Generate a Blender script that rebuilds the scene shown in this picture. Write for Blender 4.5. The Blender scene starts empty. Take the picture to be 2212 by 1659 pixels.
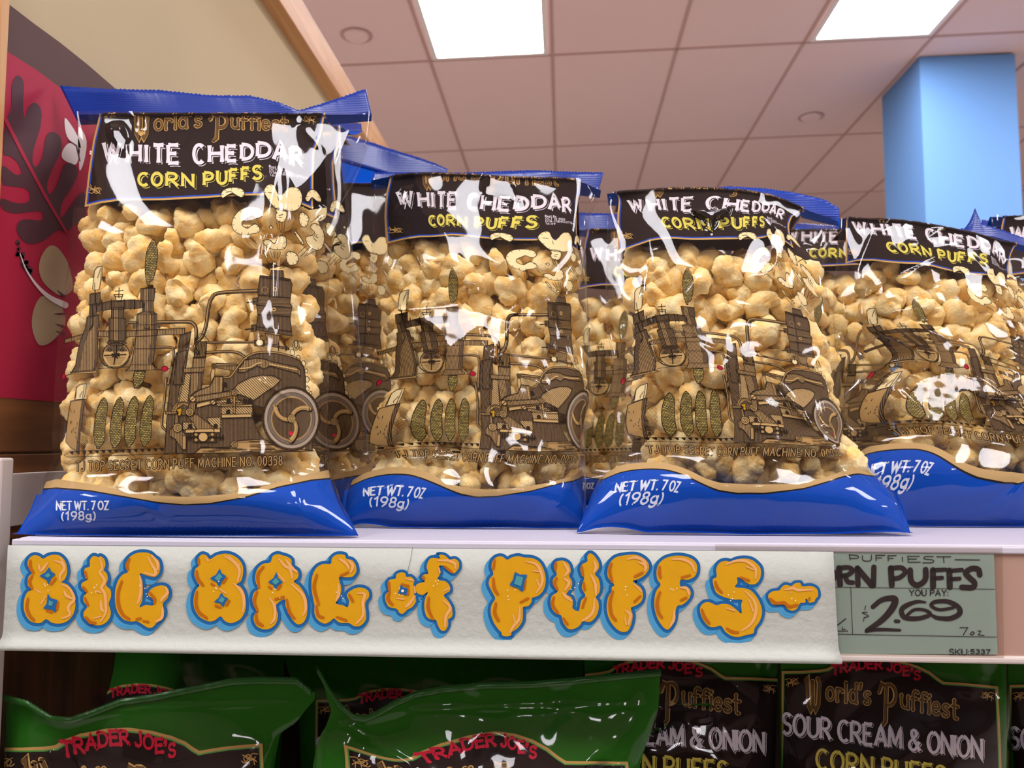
import bpy, math, random
import numpy as np
from mathutils import Vector, noise
from mathutils.geometry import tessellate_polygon

SC = bpy.context.scene
COL = SC.collection
PI = math.pi
random.seed(7)

# ------------------------------------------------------------------ camera
F = 1728.2                      # focal length in pixels of the 2212 x 1659 frame
YAW, PITCH = math.radians(3.6256), math.radians(4.3423)
CAM = np.array([0.0, 0.0, 1.30])
_cy, _sy, _cp, _sp = math.cos(YAW), math.sin(YAW), math.cos(PITCH), math.sin(PITCH)
FWD = np.array([-_sy*_cp, _cy*_cp, _sp])
RGT = np.array([_cy, _sy, 0.0])
UPV = np.cross(RGT, FWD)
cd = bpy.data.cameras.new('camera')
cam = bpy.data.objects.new('camera', cd)
COL.objects.link(cam)
cam.location = CAM
cam.rotation_euler = (PI/2 + PITCH, 0, YAW)
cd.sensor_width = 36.0
cd.lens = 36.0*F/2212.0
cd.clip_start = 0.02
cd.clip_end = 100
cd.dof.use_dof = True
cd.dof.focus_distance = 0.64
cd.dof.aperture_fstop = 11.0
SC.camera = cam

# ------------------------------------------------------------------ world, exposure
SC.view_settings.view_transform = 'Standard'
SC.view_settings.look = 'None'
SC.view_settings.exposure = 0.0
SC.view_settings.gamma = 1.0
SC.view_settings.use_curve_mapping = False
SC.cycles.transparent_max_bounces = 40
SC.cycles.max_bounces = 8
SC.cycles.diffuse_bounces = 4
SC.cycles.glossy_bounces = 3
SC.cycles.use_denoising = True
SC.cycles.use_adaptive_sampling = True
SC.cycles.adaptive_threshold = 0.02
SC.cycles.caustics_reflective = False
SC.cycles.caustics_refractive = False
SC.cycles.sample_clamp_indirect = 6.0
wd = bpy.data.worlds.new('world')
SC.world = wd
wd.use_nodes = True
wd.node_tree.nodes['Background'].inputs[0].default_value = (1.0, 0.93, 0.86, 1)
wd.node_tree.nodes['Background'].inputs[1].default_value = 0.0
LAMP = 22.0                     # radiance of the fluorescent troffers

# ceiling grid, 2 x 4 ft tiles
CX0, CY0, CH, CT = -0.6521, 3.8271, 1.30 + 1.924, math.tan(0.018984)
TX, TY = 0.6096, 1.2192
def ceil_z(x): return CH + x*CT
LIGHT_COLS = (-6, -3, 0, 3, 6, 9)
LIGHT_ROWS = (-1, -4, -7)

# ------------------------------------------------------------------ pixel <-> place
def rays(px):
    px = np.atleast_2d(np.asarray(px, float))
    return ((px[:, :1]-1106.0)/F)*RGT + ((829.5-px[:, 1:2])/F)*UPV + FWD
def on_y(px, Y):
    d = rays(px); t = (np.asarray(Y, float)/d[:, 1])[:, None]
    return CAM + d*t
def on_x(px, X):
    d = rays(px); return CAM + d*(X/d[:, 0])[:, None]
def on_z(px, Z):
    d = rays(px); return CAM + d*((Z-CAM[2])/d[:, 2])[:, None]
def to_px(p):
    v = np.atleast_2d(p)-CAM
    z = v@FWD
    return np.stack([1106+F*(v@RGT)/z, 829.5-F*(v@UPV)/z], -1)

# ------------------------------------------------------------------ materials
def lin(c):
    return tuple(((v/255.0)/12.92 if v/255.0 <= .04045 else ((v/255.0+.055)/1.055)**2.4) for v in c)
MATS = {}
def mat(name, rgb, rough=.6, spec=.3, bump=0, bscale=200, sheen=0, mott=0, mscale=40, emit=0, metal=0, coords='Object'):
    if name in MATS: return MATS[name]
    m = bpy.data.materials.new(name); m.use_nodes = True
    nt = m.node_tree; b = nt.nodes['Principled BSDF']
    c = lin(rgb)+(1,)
    b.inputs['Base Color'].default_value = c
    b.inputs['Roughness'].default_value = rough
    b.inputs['Specular IOR Level'].default_value = spec
    b.inputs['Metallic'].default_value = metal
    tc = nt.nodes.new('ShaderNodeTexCoord')
    if mott:
        n = nt.nodes.new('ShaderNodeTexNoise'); n.inputs['Scale'].default_value = mscale; n.inputs['Detail'].default_value = 5
        nt.links.new(tc.outputs[coords], n.inputs['Vector'])
        mx = nt.nodes.new('ShaderNodeMix'); mx.data_type = 'RGBA'
        mx.inputs['A'].default_value = tuple(v*(1-mott) for v in c[:3])+(1,)
        mx.inputs['B'].default_value = tuple(min(1, v*(1+mott)) for v in c[:3])+(1,)
        nt.links.new(n.outputs['Fac'], mx.inputs['Factor'])
        nt.links.new(mx.outputs['Result'], b.inputs['Base Color'])
    if bump:
        n = nt.nodes.new('ShaderNodeTexNoise'); n.inputs['Scale'].default_value = bscale; n.inputs['Detail'].default_value = 4
        nt.links.new(tc.outputs[coords], n.inputs['Vector'])
        bp = nt.nodes.new('ShaderNodeBump'); bp.inputs['Strength'].default_value = bump; bp.inputs['Distance'].default_value = .002
        nt.links.new(n.outputs['Fac'], bp.inputs['Height']); nt.links.new(bp.outputs['Normal'], b.inputs['Normal'])
    if emit:
        b.inputs['Emission Color'].default_value = c
        b.inputs['Emission Strength'].default_value = emit
    MATS[name] = m
    return m

def hatch_mat(name, base, ink, angle, period, duty=.5, warp=.25, tone=None):
    """Engraved tone: parallel ink lines over a flat tint, laid out in the print's own coordinates."""
    m = bpy.data.materials.new(name); m.use_nodes = True
    nt = m.node_tree; b = nt.nodes['Principled BSDF']
    b.inputs['Roughness'].default_value = .55; b.inputs['Specular IOR Level'].default_value = .2
    uv = nt.nodes.new('ShaderNodeUVMap'); uv.uv_map = 'print'
    mp = nt.nodes.new('ShaderNodeMapping'); mp.inputs['Rotation'].default_value = (0, 0, angle)
    nt.links.new(uv.outputs['UV'], mp.inputs['Vector'])
    w = nt.nodes.new('ShaderNodeTexWave'); w.wave_type = 'BANDS'; w.bands_direction = 'X'
    w.inputs['Scale'].default_value = 100.0*2*PI/(20.0*period)   # uv unit = 100 print pixels
    w.inputs['Distortion'].default_value = warp
    w.inputs['Detail Scale'].default_value = .4
    nt.links.new(mp.outputs['Vector'], w.inputs['Vector'])
    n = nt.nodes.new('ShaderNodeTexNoise'); n.inputs['Scale'].default_value = 14
    nt.links.new(uv.outputs['UV'], n.inputs['Vector'])
    ad = nt.nodes.new('ShaderNodeMath'); ad.operation = 'MULTIPLY_ADD'
    nt.links.new(n.outputs['Fac'], ad.inputs[0]); ad.inputs[1].default_value = .5
    nt.links.new(w.outputs['Fac'], ad.inputs[2])
    cr = nt.nodes.new('ShaderNodeValToRGB')
    e = cr.color_ramp.elements
    e[0].position = .25 + duty - .16; e[0].color = lin(ink)+(1,)
    e[1].position = .25 + duty + .16; e[1].color = lin(base)+(1,)
    nt.links.new(ad.outputs[0], cr.inputs['Fac'])
    nt.links.new(cr.outputs['Color'], b.inputs['Base Color'])
    MATS[name] = m
    return m

def kernel_mat(name):
    m = bpy.data.materials.new(name); m.use_nodes = True
    nt = m.node_tree; b = nt.nodes['Principled BSDF']
    b.inputs['Roughness'].default_value = .5; b.inputs['Specular IOR Level'].default_value = .2
    uv = nt.nodes.new('ShaderNodeUVMap'); uv.uv_map = 'print'
    mp = nt.nodes.new('ShaderNodeMapping'); mp.inputs['Scale'].default_value = (100/100., 1, 1)
    mp.inputs['Rotation'].default_value = (0, 0, .07)
    nt.links.new(uv.outputs['UV'], mp.inputs['Vector'])
    br = nt.nodes.new('ShaderNodeTexBrick')
    br.inputs['Scale'].default_value = 1.0
    br.inputs['Brick Width'].default_value = .062; br.inputs['Row Height'].default_value = .038
    br.inputs['Mortar Size'].default_value = .009; br.inputs['Mortar Smooth'].default_value = .5
    br.inputs['Color1'].default_value = lin((196, 176, 92))+(1,)
    br.inputs['Color2'].default_value = lin((128, 112, 54))+(1,)
    br.inputs['Mortar'].default_value = lin((38, 30, 16))+(1,)
    nt.links.new(mp.outputs['Vector'], br.inputs['Vector'])
    nt.links.new(br.outputs['Color'], b.inputs['Base Color'])
    MATS[name] = m
    return m

def clear_mat(name, f0=.085, rough=.035, tint=(250, 250, 250), bump=.15, bscale=90, haze=.0, stretch=(1, 1, 1)):
    """Thin clear film: see-through straight on, mirror-like where it is seen edge on."""
    m = bpy.data.materials.new(name); m.use_nodes = True
    nt = m.node_tree; nt.nodes.remove(nt.nodes['Principled BSDF'])
    out = nt.nodes['Material Output']
    tr = nt.nodes.new('ShaderNodeBsdfTransparent'); tr.inputs[0].default_value = lin(tint)+(1,)
    gl = nt.nodes.new('ShaderNodeBsdfGlossy'); gl.inputs['Roughness'].default_value = rough
    lw = nt.nodes.new('ShaderNodeLayerWeight'); lw.inputs['Blend'].default_value = .5
    pw = nt.nodes.new('ShaderNodeMath'); pw.operation = 'POWER'; pw.inputs[1].default_value = 5
    ma = nt.nodes.new('ShaderNodeMath'); ma.operation = 'MULTIPLY_ADD'
    ma.inputs[1].default_value = .6; ma.inputs[2].default_value = f0
    nt.links.new(lw.outputs['Facing'], pw.inputs[0]); nt.links.new(pw.outputs[0], ma.inputs[0])
    mx = nt.nodes.new('ShaderNodeMixShader')
    nt.links.new(ma.outputs[0], mx.inputs[0]); nt.links.new(tr.outputs[0], mx.inputs[1]); nt.links.new(gl.outputs[0], mx.inputs[2])
    last = mx
    if haze:
        df = nt.nodes.new('ShaderNodeBsdfDiffuse'); df.inputs[0].default_value = (.8, .78, .74, 1)
        m2 = nt.nodes.new('ShaderNodeMixShader'); m2.inputs[0].default_value = haze
        nt.links.new(mx.outputs[0], m2.inputs[1]); nt.links.new(df.outputs[0], m2.inputs[2]); last = m2
    if bump:
        tc = nt.nodes.new('ShaderNodeTexCoord')
        mp = nt.nodes.new('ShaderNodeMapping'); mp.inputs['Scale'].default_value = stretch
        nt.links.new(tc.outputs['Object'], mp.inputs['Vector'])
        n = nt.nodes.new('ShaderNodeTexNoise'); n.inputs['Scale'].default_value = bscale; n.inputs['Detail'].default_value = 3
        nt.links.new(mp.outputs['Vector'], n.inputs['Vector'])
        bp = nt.nodes.new('ShaderNodeBump'); bp.inputs['Strength'].default_value = bump; bp.inputs['Distance'].default_value = .001
        nt.links.new(n.outputs['Fac'], bp.inputs['Height'])
        nt.links.new(bp.outputs['Normal'], gl.inputs['Normal'])
    nt.links.new(last.outputs[0], out.inputs['Surface'])
    MATS[name] = m
    return m

def wood_mat(name, c0, c1, scale=(1, 1, 1), rough=.5, waves=6):
    m = bpy.data.materials.new(name); m.use_nodes = True
    nt = m.node_tree; b = nt.nodes['Principled BSDF']
    b.inputs['Roughness'].default_value = rough; b.inputs['Specular IOR Level'].default_value = .35
    tc = nt.nodes.new('ShaderNodeTexCoord')
    mp = nt.nodes.new('ShaderNodeMapping'); mp.inputs['Scale'].default_value = scale
    nt.links.new(tc.outputs['Object'], mp.inputs['Vector'])
    n = nt.nodes.new('ShaderNodeTexNoise'); n.inputs['Scale'].default_value = waves; n.inputs['Detail'].default_value = 6
    n.inputs['Distortion'].default_value = .8
    nt.links.new(mp.outputs['Vector'], n.inputs['Vector'])
    cr = nt.nodes.new('ShaderNodeValToRGB')
    cr.color_ramp.elements[0].position = .3; cr.color_ramp.elements[0].color = lin(c0)+(1,)
    cr.color_ramp.elements[1].position = .7; cr.color_ramp.elements[1].color = lin(c1)+(1,)
    nt.links.new(n.outputs['Fac'], cr.inputs['Fac']); nt.links.new(cr.outputs['Color'], b.inputs['Base Color'])
    MATS[name] = m
    return m

# ------------------------------------------------------------------ object helpers
def link(name, verts, faces, mats, parent=None, idx=None, smooth=False, uv=None):
    me = bpy.data.meshes.new(name)
    me.from_pydata([tuple(map(float, v)) for v in verts], [], [tuple(map(int, f)) for f in faces])
    if not isinstance(mats, (list, tuple)): mats = [mats]
    for m in mats: me.materials.append(m)
    if idx is not None: me.polygons.foreach_set('material_index', np.asarray(idx, np.int32))
    if smooth: me.polygons.foreach_set('use_smooth', np.ones(len(faces), bool))
    if uv is not None:
        l = me.uv_layers.new(name='print')
        vi = np.empty(len(me.loops), np.int32); me.loops.foreach_get('vertex_index', vi)
        l.data.foreach_set('uv', np.asarray(uv, np.float32)[vi].ravel())
    me.update()
    o = bpy.data.objects.new(name, me)
    COL.objects.link(o)
    if parent is not None: o.parent = parent
    return o
def local(o, origin):
    """Give a top-level mesh its own origin."""
    o.data.transform(__import__('mathutils').Matrix.Translation(-Vector(origin))); o.location = origin
    return o
def tag(o, label=None, cat=None, group=None, kind=None):
    if label: o['label'] = label
    if cat: o['category'] = cat
    if group: o['group'] = group
    if kind: o['kind'] = kind
    return o
def thing(name, loc, label, cat, group=None):
    o = bpy.data.objects.new(name, None); COL.objects.link(o)
    o.location = loc; o.empty_display_size = .02
    return tag(o, label, cat, group)
def put(o, parent):
    """Parent o (built in world coordinates) to an Empty without moving it."""
    o.parent = parent
    p = parent; off = Vector((0, 0, 0))
    while p is not None: off += p.location; p = p.parent
    o.location = o.location - off
    return o
def box_geo(a, b):
    x0, y0, z0 = a; x1, y1, z1 = b
    v = [(x0, y0, z0), (x1, y0, z0), (x1, y1, z0), (x0, y1, z0), (x0, y0, z1), (x1, y0, z1), (x1, y1, z1), (x0, y1, z1)]
    f = [(0, 3, 2, 1), (4, 5, 6, 7), (0, 1, 5, 4), (1, 2, 6, 5), (2, 3, 7, 6), (3, 0, 4, 7)]
    return v, f
def box(name, a, b, m, parent=None, bevel=0):
    v, f = box_geo(a, b)
    o = link(name, v, f, m, parent)
    if bevel:
        md = o.modifiers.new('bevel', 'BEVEL'); md.width = bevel; md.segments = 2
    return o

# ------------------------------------------------------------------ flat art: polygons and pen strokes in print coordinates
def smooth_closed(pts, n=4):
    p = np.asarray(pts, float); N = len(p); out = []
    for i in range(N):
        a, b, c, d = p[i-1], p[i], p[(i+1) % N], p[(i+2) % N]
        for k in range(n):
            t = k/n
            out.append(.5*((2*b)+(-a+c)*t+(2*a-5*b+4*c-d)*t*t+(-a+3*b-3*c+d)*t**3))
    return np.array(out)
def smooth_open(pts, n=6):
    p = np.asarray(pts, float)
    if len(p) < 3: return p
    q = np.vstack([2*p[0]-p[1], p, 2*p[-1]-p[-2]]); out = []
    for i in range(1, len(q)-2):
        a, b, c, d = q[i-1], q[i], q[i+1], q[i+2]
        for k in range(n):
            t = k/n
            out.append(.5*((2*b)+(-a+c)*t+(2*a-5*b+4*c-d)*t*t+(-a+3*b-3*c+d)*t**3))
    out.append(p[-1])
    return np.array(out)
def arc(cx, cy, rx, ry, a0, a1, n=14):
    a = np.radians(np.linspace(a0, a1, n))
    return np.stack([cx+rx*np.cos(a), cy+ry*np.sin(a)], -1)
def ell(cx, cy, rx, ry=None, n=20):
    return arc(cx, cy, rx, rx if ry is None else ry, 0, 360*(1-1/n), n)
def inset(pts, d):
    """Shrink a closed outline by d."""
    p = np.asarray(pts, float)
    area = .5*np.sum(p[:, 0]*np.roll(p[:, 1], -1)-np.roll(p[:, 0], -1)*p[:, 1])
    sg = 1 if area > 0 else -1
    e1 = p-np.roll(p, 1, 0); e2 = np.roll(p, -1, 0)-p
    n1 = sg*np.stack([-e1[:, 1], e1[:, 0]], -1); n2 = sg*np.stack([-e2[:, 1], e2[:, 0]], -1)
    n1 /= np.linalg.norm(n1, axis=1)[:, None]+1e-9; n2 /= np.linalg.norm(n2, axis=1)[:, None]+1e-9
    b = n1+n2; b /= np.linalg.norm(b, axis=1)[:, None]+1e-9
    k = np.clip((b*n1).sum(1), .45, 1)[:, None]
    return p+b*d/k
def refine(v, f, L):
    v = [tuple(a) for a in v]; f = [tuple(t) for t in f]
    for _ in range(9):
        mid = {}; nf = []; V = np.array(v)
        for (a, b, c) in f:
            m = []
            for (i, j) in ((a, b), (b, c), (c, a)):
                k = (i, j) if i < j else (j, i)
                if k in mid: m.append(mid[k]); continue
                if (V[i, 0]-V[j, 0])**2+(V[i, 1]-V[j, 1])**2 > L*L:
                    v.append(((V[i, 0]+V[j, 0])/2, (V[i, 1]+V[j, 1])/2)); mid[k] = len(v)-1
                else: mid[k] = None
                m.append(mid[k])
            ab, bc, ca = m
            n = sum(x is not None for x in m)
            if n == 0: nf.append((a, b, c))
            elif n == 3: nf += [(a, ab, ca), (ab, b, bc), (ca, bc, c), (ab, bc, ca)]
            elif n == 1:
                if ab is not None: nf += [(a, ab, c), (ab, b, c)]
                elif bc is not None: nf += [(a, b, bc), (a, bc, c)]
                else: nf += [(a, b, ca), (ca, b, c)]
            else:
                if ab is None: nf += [(ca, bc, c), (a, b, bc), (a, bc, ca)]
                elif bc is None: nf += [(a, ab, ca), (ab, b, c), (ab, c, ca)]
                else: nf += [(ab, b, bc), (a, ab, bc), (a, bc, c)]
        if len(nf) == len(f): break
        f = nf
    return v, f
class Art:
    """A flat drawing: faces per part, each with a material and a layer (higher = nearer the viewer)."""
    def __init__(self, L=14.): self.parts = {}; self.L = L
    def ring(self, part, outer, d, m, layer):
        """A border of width d just inside a closed outline."""
        q = np.asarray(outer, float); q = np.vstack([q, q[:1]]); pp = [q[0]]
        for a, b in zip(q[:-1], q[1:]):
            n = max(1, int(math.ceil(np.linalg.norm(b-a)/self.L)))
            for k in range(1, n+1): pp.append(a+(b-a)*k/n)
        o = np.array(pp[:-1]); i_ = inset(o, d); n = len(o)
        self._add(part, np.vstack([o, i_]), [t for k in range(n) for t in ((k, (k+1) % n, (k+1) % n+n), (k, (k+1) % n+n, k+n))], m, layer)
    def _add(self, part, v, f, m, layer):
        self.parts.setdefault(part, []).append((np.array(v, float).reshape(-1, 2), f, m, layer))
    def poly(self, part, pts, m, layer, sm=0, holes=(), L=None):
        p = smooth_closed(pts, sm) if sm else np.asarray(pts, float)
        loops = [[Vector((a, b, 0)) for a, b in p]]
        allv = [tuple(a) for a in p]
        for h in holes:
            loops.append([Vector((a, b, 0)) for a, b in h]); allv += [tuple(a) for a in h]
        t = tessellate_polygon(loops)
        v, f = refine(allv, t, L or self.L)
        self._add(part, v, f, m, layer)
    def stroke(self, part, pts, w, m, layer, sm=0, close=False, cap=True, flare=0.):
        p = np.asarray(pts, float)
        if sm and not close: p = smooth_open(p, sm)
        elif sm: p = smooth_closed(p, sm)
        if close: p = np.vstack([p, p[:1]])
        q = [p[0]]
        for a, b in zip(p[:-1], p[1:]):
            n = max(1, int(math.ceil(np.linalg.norm(b-a)/self.L)))
            for k in range(1, n+1): q.append(a+(b-a)*k/n)
        p = np.array(q); N = len(p)
        if N < 2: return
        seg = np.linalg.norm(np.diff(p, axis=0), axis=1); cum = np.concatenate([[0], np.cumsum(seg)])
        wv = np.asarray(w, float)*np.ones(N) if np.ndim(w) == 0 else np.interp(np.linspace(0, 1, N), np.linspace(0, 1, len(w)), w)
        if flare and not close:
            fl = 1+flare*(np.exp(-(cum/(wv.mean()*1.0+1e-6))**2)+np.exp(-((cum[-1]-cum)/(wv.mean()*1.0+1e-6))**2))
            if N < 6 or True:
                tt = np.linspace(0, cum[-1], max(N, 9))
                p = np.stack([np.interp(tt, cum, p[:, 0]), np.interp(tt, cum, p[:, 1])], -1)
                wv = np.interp(tt, cum, wv); cum = tt; N = len(p)
                fl = 1+flare*(np.exp(-(cum/(wv.mean()*.8+1e-6))**2)+np.exp(-((cum[-1]-cum)/(wv.mean()*.8+1e-6))**2))
            wv = wv*fl
        t = np.gradient(p, axis=0) if N > 2 else np.array([p[1]-p[0]]*2)
        d = np.diff(p, axis=0); d /= np.linalg.norm(d, axis=1)[:, None]+1e-9
        nd = np.stack([-d[:, 1], d[:, 0]], -1)
        nn = np.empty_like(p); k_ = np.ones(N)
        nn[0], nn[-1] = nd[0], nd[-1]
        if close: nn[0] = nn[-1] = nd[0]+nd[-1]
        if N > 2: nn[1:-1] = nd[:-1]+nd[1:]
        nn /= np.linalg.norm(nn, axis=1)[:, None]+1e-9
        k_[:-1] = np.clip((nn[:-1]*nd).sum(1), .45, 1); k_[-1] = k_[0] if close else 1
        V = []; Fc = []
        for i in range(N):
            o = nn[i]*(wv[i]/2/k_[i]); V += [p[i]+o, p[i]-o]
        for i in range(N-1):
            a = 2*i; Fc += [(a, a+1, a+3), (a, a+3, a+2)]
        if cap and not close:
            for (i, sg) in ((0, -1), (N-1, 1)):
                c = p[i]; r = wv[i]/2; e = d[0] if i == 0 else d[-1]; n_ = nn[i]; ring = [2*i]
                for a in range(1, 6):
                    an = PI*a/6; V.append(c+r*(n_*math.cos(an)+sg*e*math.sin(an))); ring.append(len(V)-1)
                ring.append(2*i+1)
                Fc += [(ring[0], ring[q_], ring[q_+1]) for q_ in range(1, len(ring)-1)]
        self.n = getattr(self, 'n', 0)+1
        layer = layer+.3*(self.n % 3)
        if close and getattr(self, 'stag', False):
            V = np.array(V)
            for i in range(N-1): self._add(part, V[2*i:2*i+4], [(0, 1, 3), (0, 3, 2)], m, layer+.035*(i % 8))
            return
        self._add(part, V, Fc, m, layer)

# ------------------------------------------------------------------ one pen alphabet (unit capitals, y up)
def _font():
    A = arc
    D = {}
    def g(ch, w, *st): D[ch] = (w, [np.asarray(s, float) for s in st])
    g('A', .72, [(0, 0), (.36, 1), (.72, 0)], [(.13, .33), (.59, .33)])
    g('B', .6, [(0, 0), (0, 1)], np.vstack([[(0, 1), (.3, 1)], A(.3, .76, .26, .24, 90, -90, 9), [(0, .52)]]), np.vstack([[(0, .52), (.32, .52)], A(.32, .26, .28, .26, 90, -90, 9), [(0, 0)]]))
    g('C', .66, A(.36, .5, .36, .5, 48, 312, 18))
    g('D', .66, [(0, 0), (0, 1)], np.vstack([[(0, 1), (.24, 1)], A(.24, .5, .42, .5, 90, -90, 14), [(0, 0)]]))
    g('E', .56, [(0, 0), (0, 1)], [(0, 1), (.54, 1)], [(0, .53), (.44, .53)], [(0, 0), (.56, 0)])
    g('F', .54, [(0, 0), (0, 1)], [(0, 1), (.54, 1)], [(0, .53), (.42, .53)])
    g('G', .7, A(.36, .5, .36, .5, 48, 330, 18), [(.42, .45), (.7, .45), (.7, .1)])
    g('H', .66, [(0, 0), (0, 1)], [(.66, 0), (.66, 1)], [(0, .52), (.66, .52)])
    g('I', .0, [(0, 0), (0, 1)])
    g('J', .4, np.vstack([[(.4, 1), (.4, .25)], A(.2, .22, .2, .22, 0, -170, 9)]))
    g('K', .62, [(0, 0), (0, 1)], [(.6, 1), (0, .42)], [(.2, .6), (.62, 0)])
    g('L', .52, [(0, 1), (0, 0), (.52, 0)])
    g('M', .8, [(0, 0), (.04, 1), (.4, .15), (.76, 1), (.8, 0)])
    g('N', .66, [(0, 0), (0, 1), (.66, 0), (.66, 1)])
    g('O', .74, A(.37, .5, .37, .5, 90, 450, 24))
    g('P', .58, [(0, 0), (0, 1)], np.vstack([[(0, 1), (.3, 1)], A(.3, .73, .28, .27, 90, -90, 10), [(0, .46)]]))
    g('R', .64, [(0, 0), (0, 1)], np.vstack([[(0, 1), (.3, 1)], A(.3, .74, .27, .26, 90, -90, 10), [(0, .48)]]), [(.26, .48), (.64, 0)])
    g('S', .56, np.vstack([A(.29, .75, .25, .25, 30, 250, 10), A(.27, .26, .28, .26, 80, -150, 12)]))
    g('T', .64, [(.32, 0), (.32, 1)], [(0, 1), (.64, 1)])
    g('U', .66, np.vstack([[(0, 1), (0, .33)], A(.33, .33, .33, .33, 180, 360, 12), [(.66, 1)]]))
    g('V', .7, [(0, 1), (.35, 0), (.7, 1)])
    g('W', .98, [(0, 1), (.25, 0), (.49, .85), (.73, 0), (.98, 1)])
    g('Y', .68, [(0, 1), (.34, .5), (.68, 1)], [(.34, .5), (.34, 0)])
    g('Z', .58, [(0, 1), (.56, 1), (0, 0), (.58, 0)])
    g('&', .72, np.vstack([[(.72, 0), (.2, .68)], A(.33, .82, .17, .18, 200, -40, 10), [(.1, .42)], A(.28, .24, .27, .24, 150, 300, 10), [(.68, .45)]]))
    g('0', .54, A(.27, .5, .27, .5, 90, 450, 20))
    g('1', .3, [(0, .78), (.22, 1), (.22, 0)])
    g('2', .54, np.vstack([A(.27, .74, .26, .26, 160, -30, 10), [(0, 0), (.54, 0)]]))
    g('3', .52, np.vstack([A(.25, .76, .24, .24, 150, -80, 10), A(.25, .27, .27, .27, 80, -150, 12)]))
    g('4', .58, [(.42, 0), (.42, 1), (0, .3), (.58, .3)])
    g('5', .52, np.vstack([[(.48, 1), (.06, 1), (.03, .55)], A(.24, .32, .27, .32, 110, -140, 12)]))
    g('6', .54, np.vstack([[(.42, 1), (.1, .55)], A(.27, .29, .27, .29, 150, 510, 18)]))
    g('7', .54, [(0, 1), (.54, 1), (.18, 0)])
    g('8', .52, A(.26, .76, .22, .24, -90, 270, 16), A(.26, .26, .26, .26, 90, 450, 16))
    g('9', .54, A(.27, .71, .27, .29, 0, 360, 18), [(.54, .7), (.46, .3), (.18, 0)])
    g('.', .02, [(0, 0), (.02, .01)])
    g(':', .02, [(0, .08), (.02, .09)], [(0, .6), (.02, .61)])
    g('-', .36, [(0, .42), (.36, .42)])
    g("'", .06, [(.06, 1.02), (0, .78)])
    g('(', .2, A(.4, .42, .4, .66, 130, 230, 9))
    g(')', .2, A(-.2, .42, .4, .66, 50, -50, 9))
    x = .64
    g('o', .5, A(.25, x/2, .25, x/2, 90, 450, 18))
    g('r', .36, [(0, 0), (0, x)], np.vstack([[(0, .4)], A(.2, .44, .19, .2, 170, 20, 8)]))
    g('l', .0, [(0, 0), (0, 1)])
    g('d', .5, A(.25, x/2, .25, x/2, 90, 450, 16), [(.5, 0), (.5, 1)])
    g('s', .4, np.vstack([A(.2, .48, .18, .16, 30, 250, 8), A(.19, .16, .2, .16, 80, -150, 9)]))
    g('u', .46, np.vstack([[(0, x), (0, .2)], A(.23, .22, .23, .22, 180, 360, 9), [(.46, x)]]), [(.46, x), (.46, 0)])
    g('f', .36, np.vstack([[(.1, 0), (.1, .8)], A(.28, .8, .18, .2, 180, 40, 8)]), [(0, .6), (.34, .6)])
    g('i', .0, [(0, 0), (0, x)], [(0, .88), (.01, .9)])
    g('e', .46, np.vstack([[(0, .34), (.46, .34)], A(.23, x/2, .23, x/2, 10, 320, 14)]))
    g('t', .36, np.vstack([[(.12, .95), (.12, .18)], A(.26, .17, .14, .17, 180, 290, 6)]), [(0, .64), (.36, .64)])
    g('g', .48, A(.24, .36, .24, .28, 90, 450, 16), np.vstack([[(.48, x), (.48, -.05)], A(.24, -.05, .24, .2, 0, -150, 8)]))
    g('y', .44, [(0, x), (.22, 0)], [(.44, x), (.1, -.28)])
    g('b', .5, [(0, 1), (0, 0)], A(.25, .3, .25, .3, 90, 450, 16))
    g('z', .4, [(0, x), (.38, x), (0, 0), (.4, 0)])
    g('p', .5, [(0, x), (0, -.3)], A(.25, x/2, .25, x/2, 90, 450, 16))
    g('W!', .95, [(0, .95), (.1, 1.0), (.16, .2), (.3, .02), (.42, .2), (.4, .92)], [(.42, .2), (.58, .02), (.74, .2), (.8, .85), (.7, 1.0)])
    g('P!', .62, [(-.1, .72), (.02, .98), (.22, .9), (.18, -.18), (.05, -.3)], np.vstack([[(.22, .9)], A(.32, .64, .3, .32, 100, -100, 10), [(.2, .34)]]))
    return D
FONT = _font()
def glyph(art, part, ch, x0, x1, yt, yb, w, m, layer, flare=0, cap=True, dx=0, dy=0, slant=0):
    gw, st = FONT[ch]
    lo = 0.; hi = max(gw, 1e-3)
    for s in st:
        q = np.empty_like(s)
        yy = yb+(yt-yb)*s[:, 1]
        if gw < .05: q[:, 0] = (x0+x1)/2+s[:, 0]*(yb-yt)
        else: q[:, 0] = x0+w/2+(x1-x0-w)*s[:, 0]/hi
        q[:, 0] += slant*(yb-yy)
        q[:, 1] = yy
        q[:, 0] += dx; q[:, 1] += dy
        art.stroke(part, q, w, m, layer, flare=flare, cap=cap)
def text(art, part, s, x0, y0, x1, y1, h, w, m, layer, flare=0, gap=.22, cap=True, bow=0, space=.42, dx=0, dy=0, curve=None):
    """A line of text from (x0,y0) to (x1,y1) along the baseline, cap height h; bow lifts the middle."""
    keys = []; i = 0
    while i < len(s):
        if i+1 < len(s) and s[i+1] == '!': keys.append(s[i:i+2]); i += 2
        else: keys.append(s[i]); i += 1
    adv = 0; pos = []
    for k in keys:
        if k == ' ': adv += space; continue
        pos.append((k, adv)); adv += FONT[k][0]+gap
    tot = adv-gap
    for k, a in pos:
        for st in FONT[k][1]:
            u = (a+st[:, 0])/tot
            bx = x0+(x1-x0)*u; by = y0+(y1-y0)*u
            if curve is None:
                q = np.stack([bx+dx, by-h*st[:, 1]-bow*4*u*(1-u)+dy], -1)
            else:
                c0 = a+FONT[k][0]/2
                q = curve(u, st[:, 1], c0/tot)
                q = q+np.array([dx, dy])
            art.stroke(part, q, w, m, layer, flare=flare, cap=cap)
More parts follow.
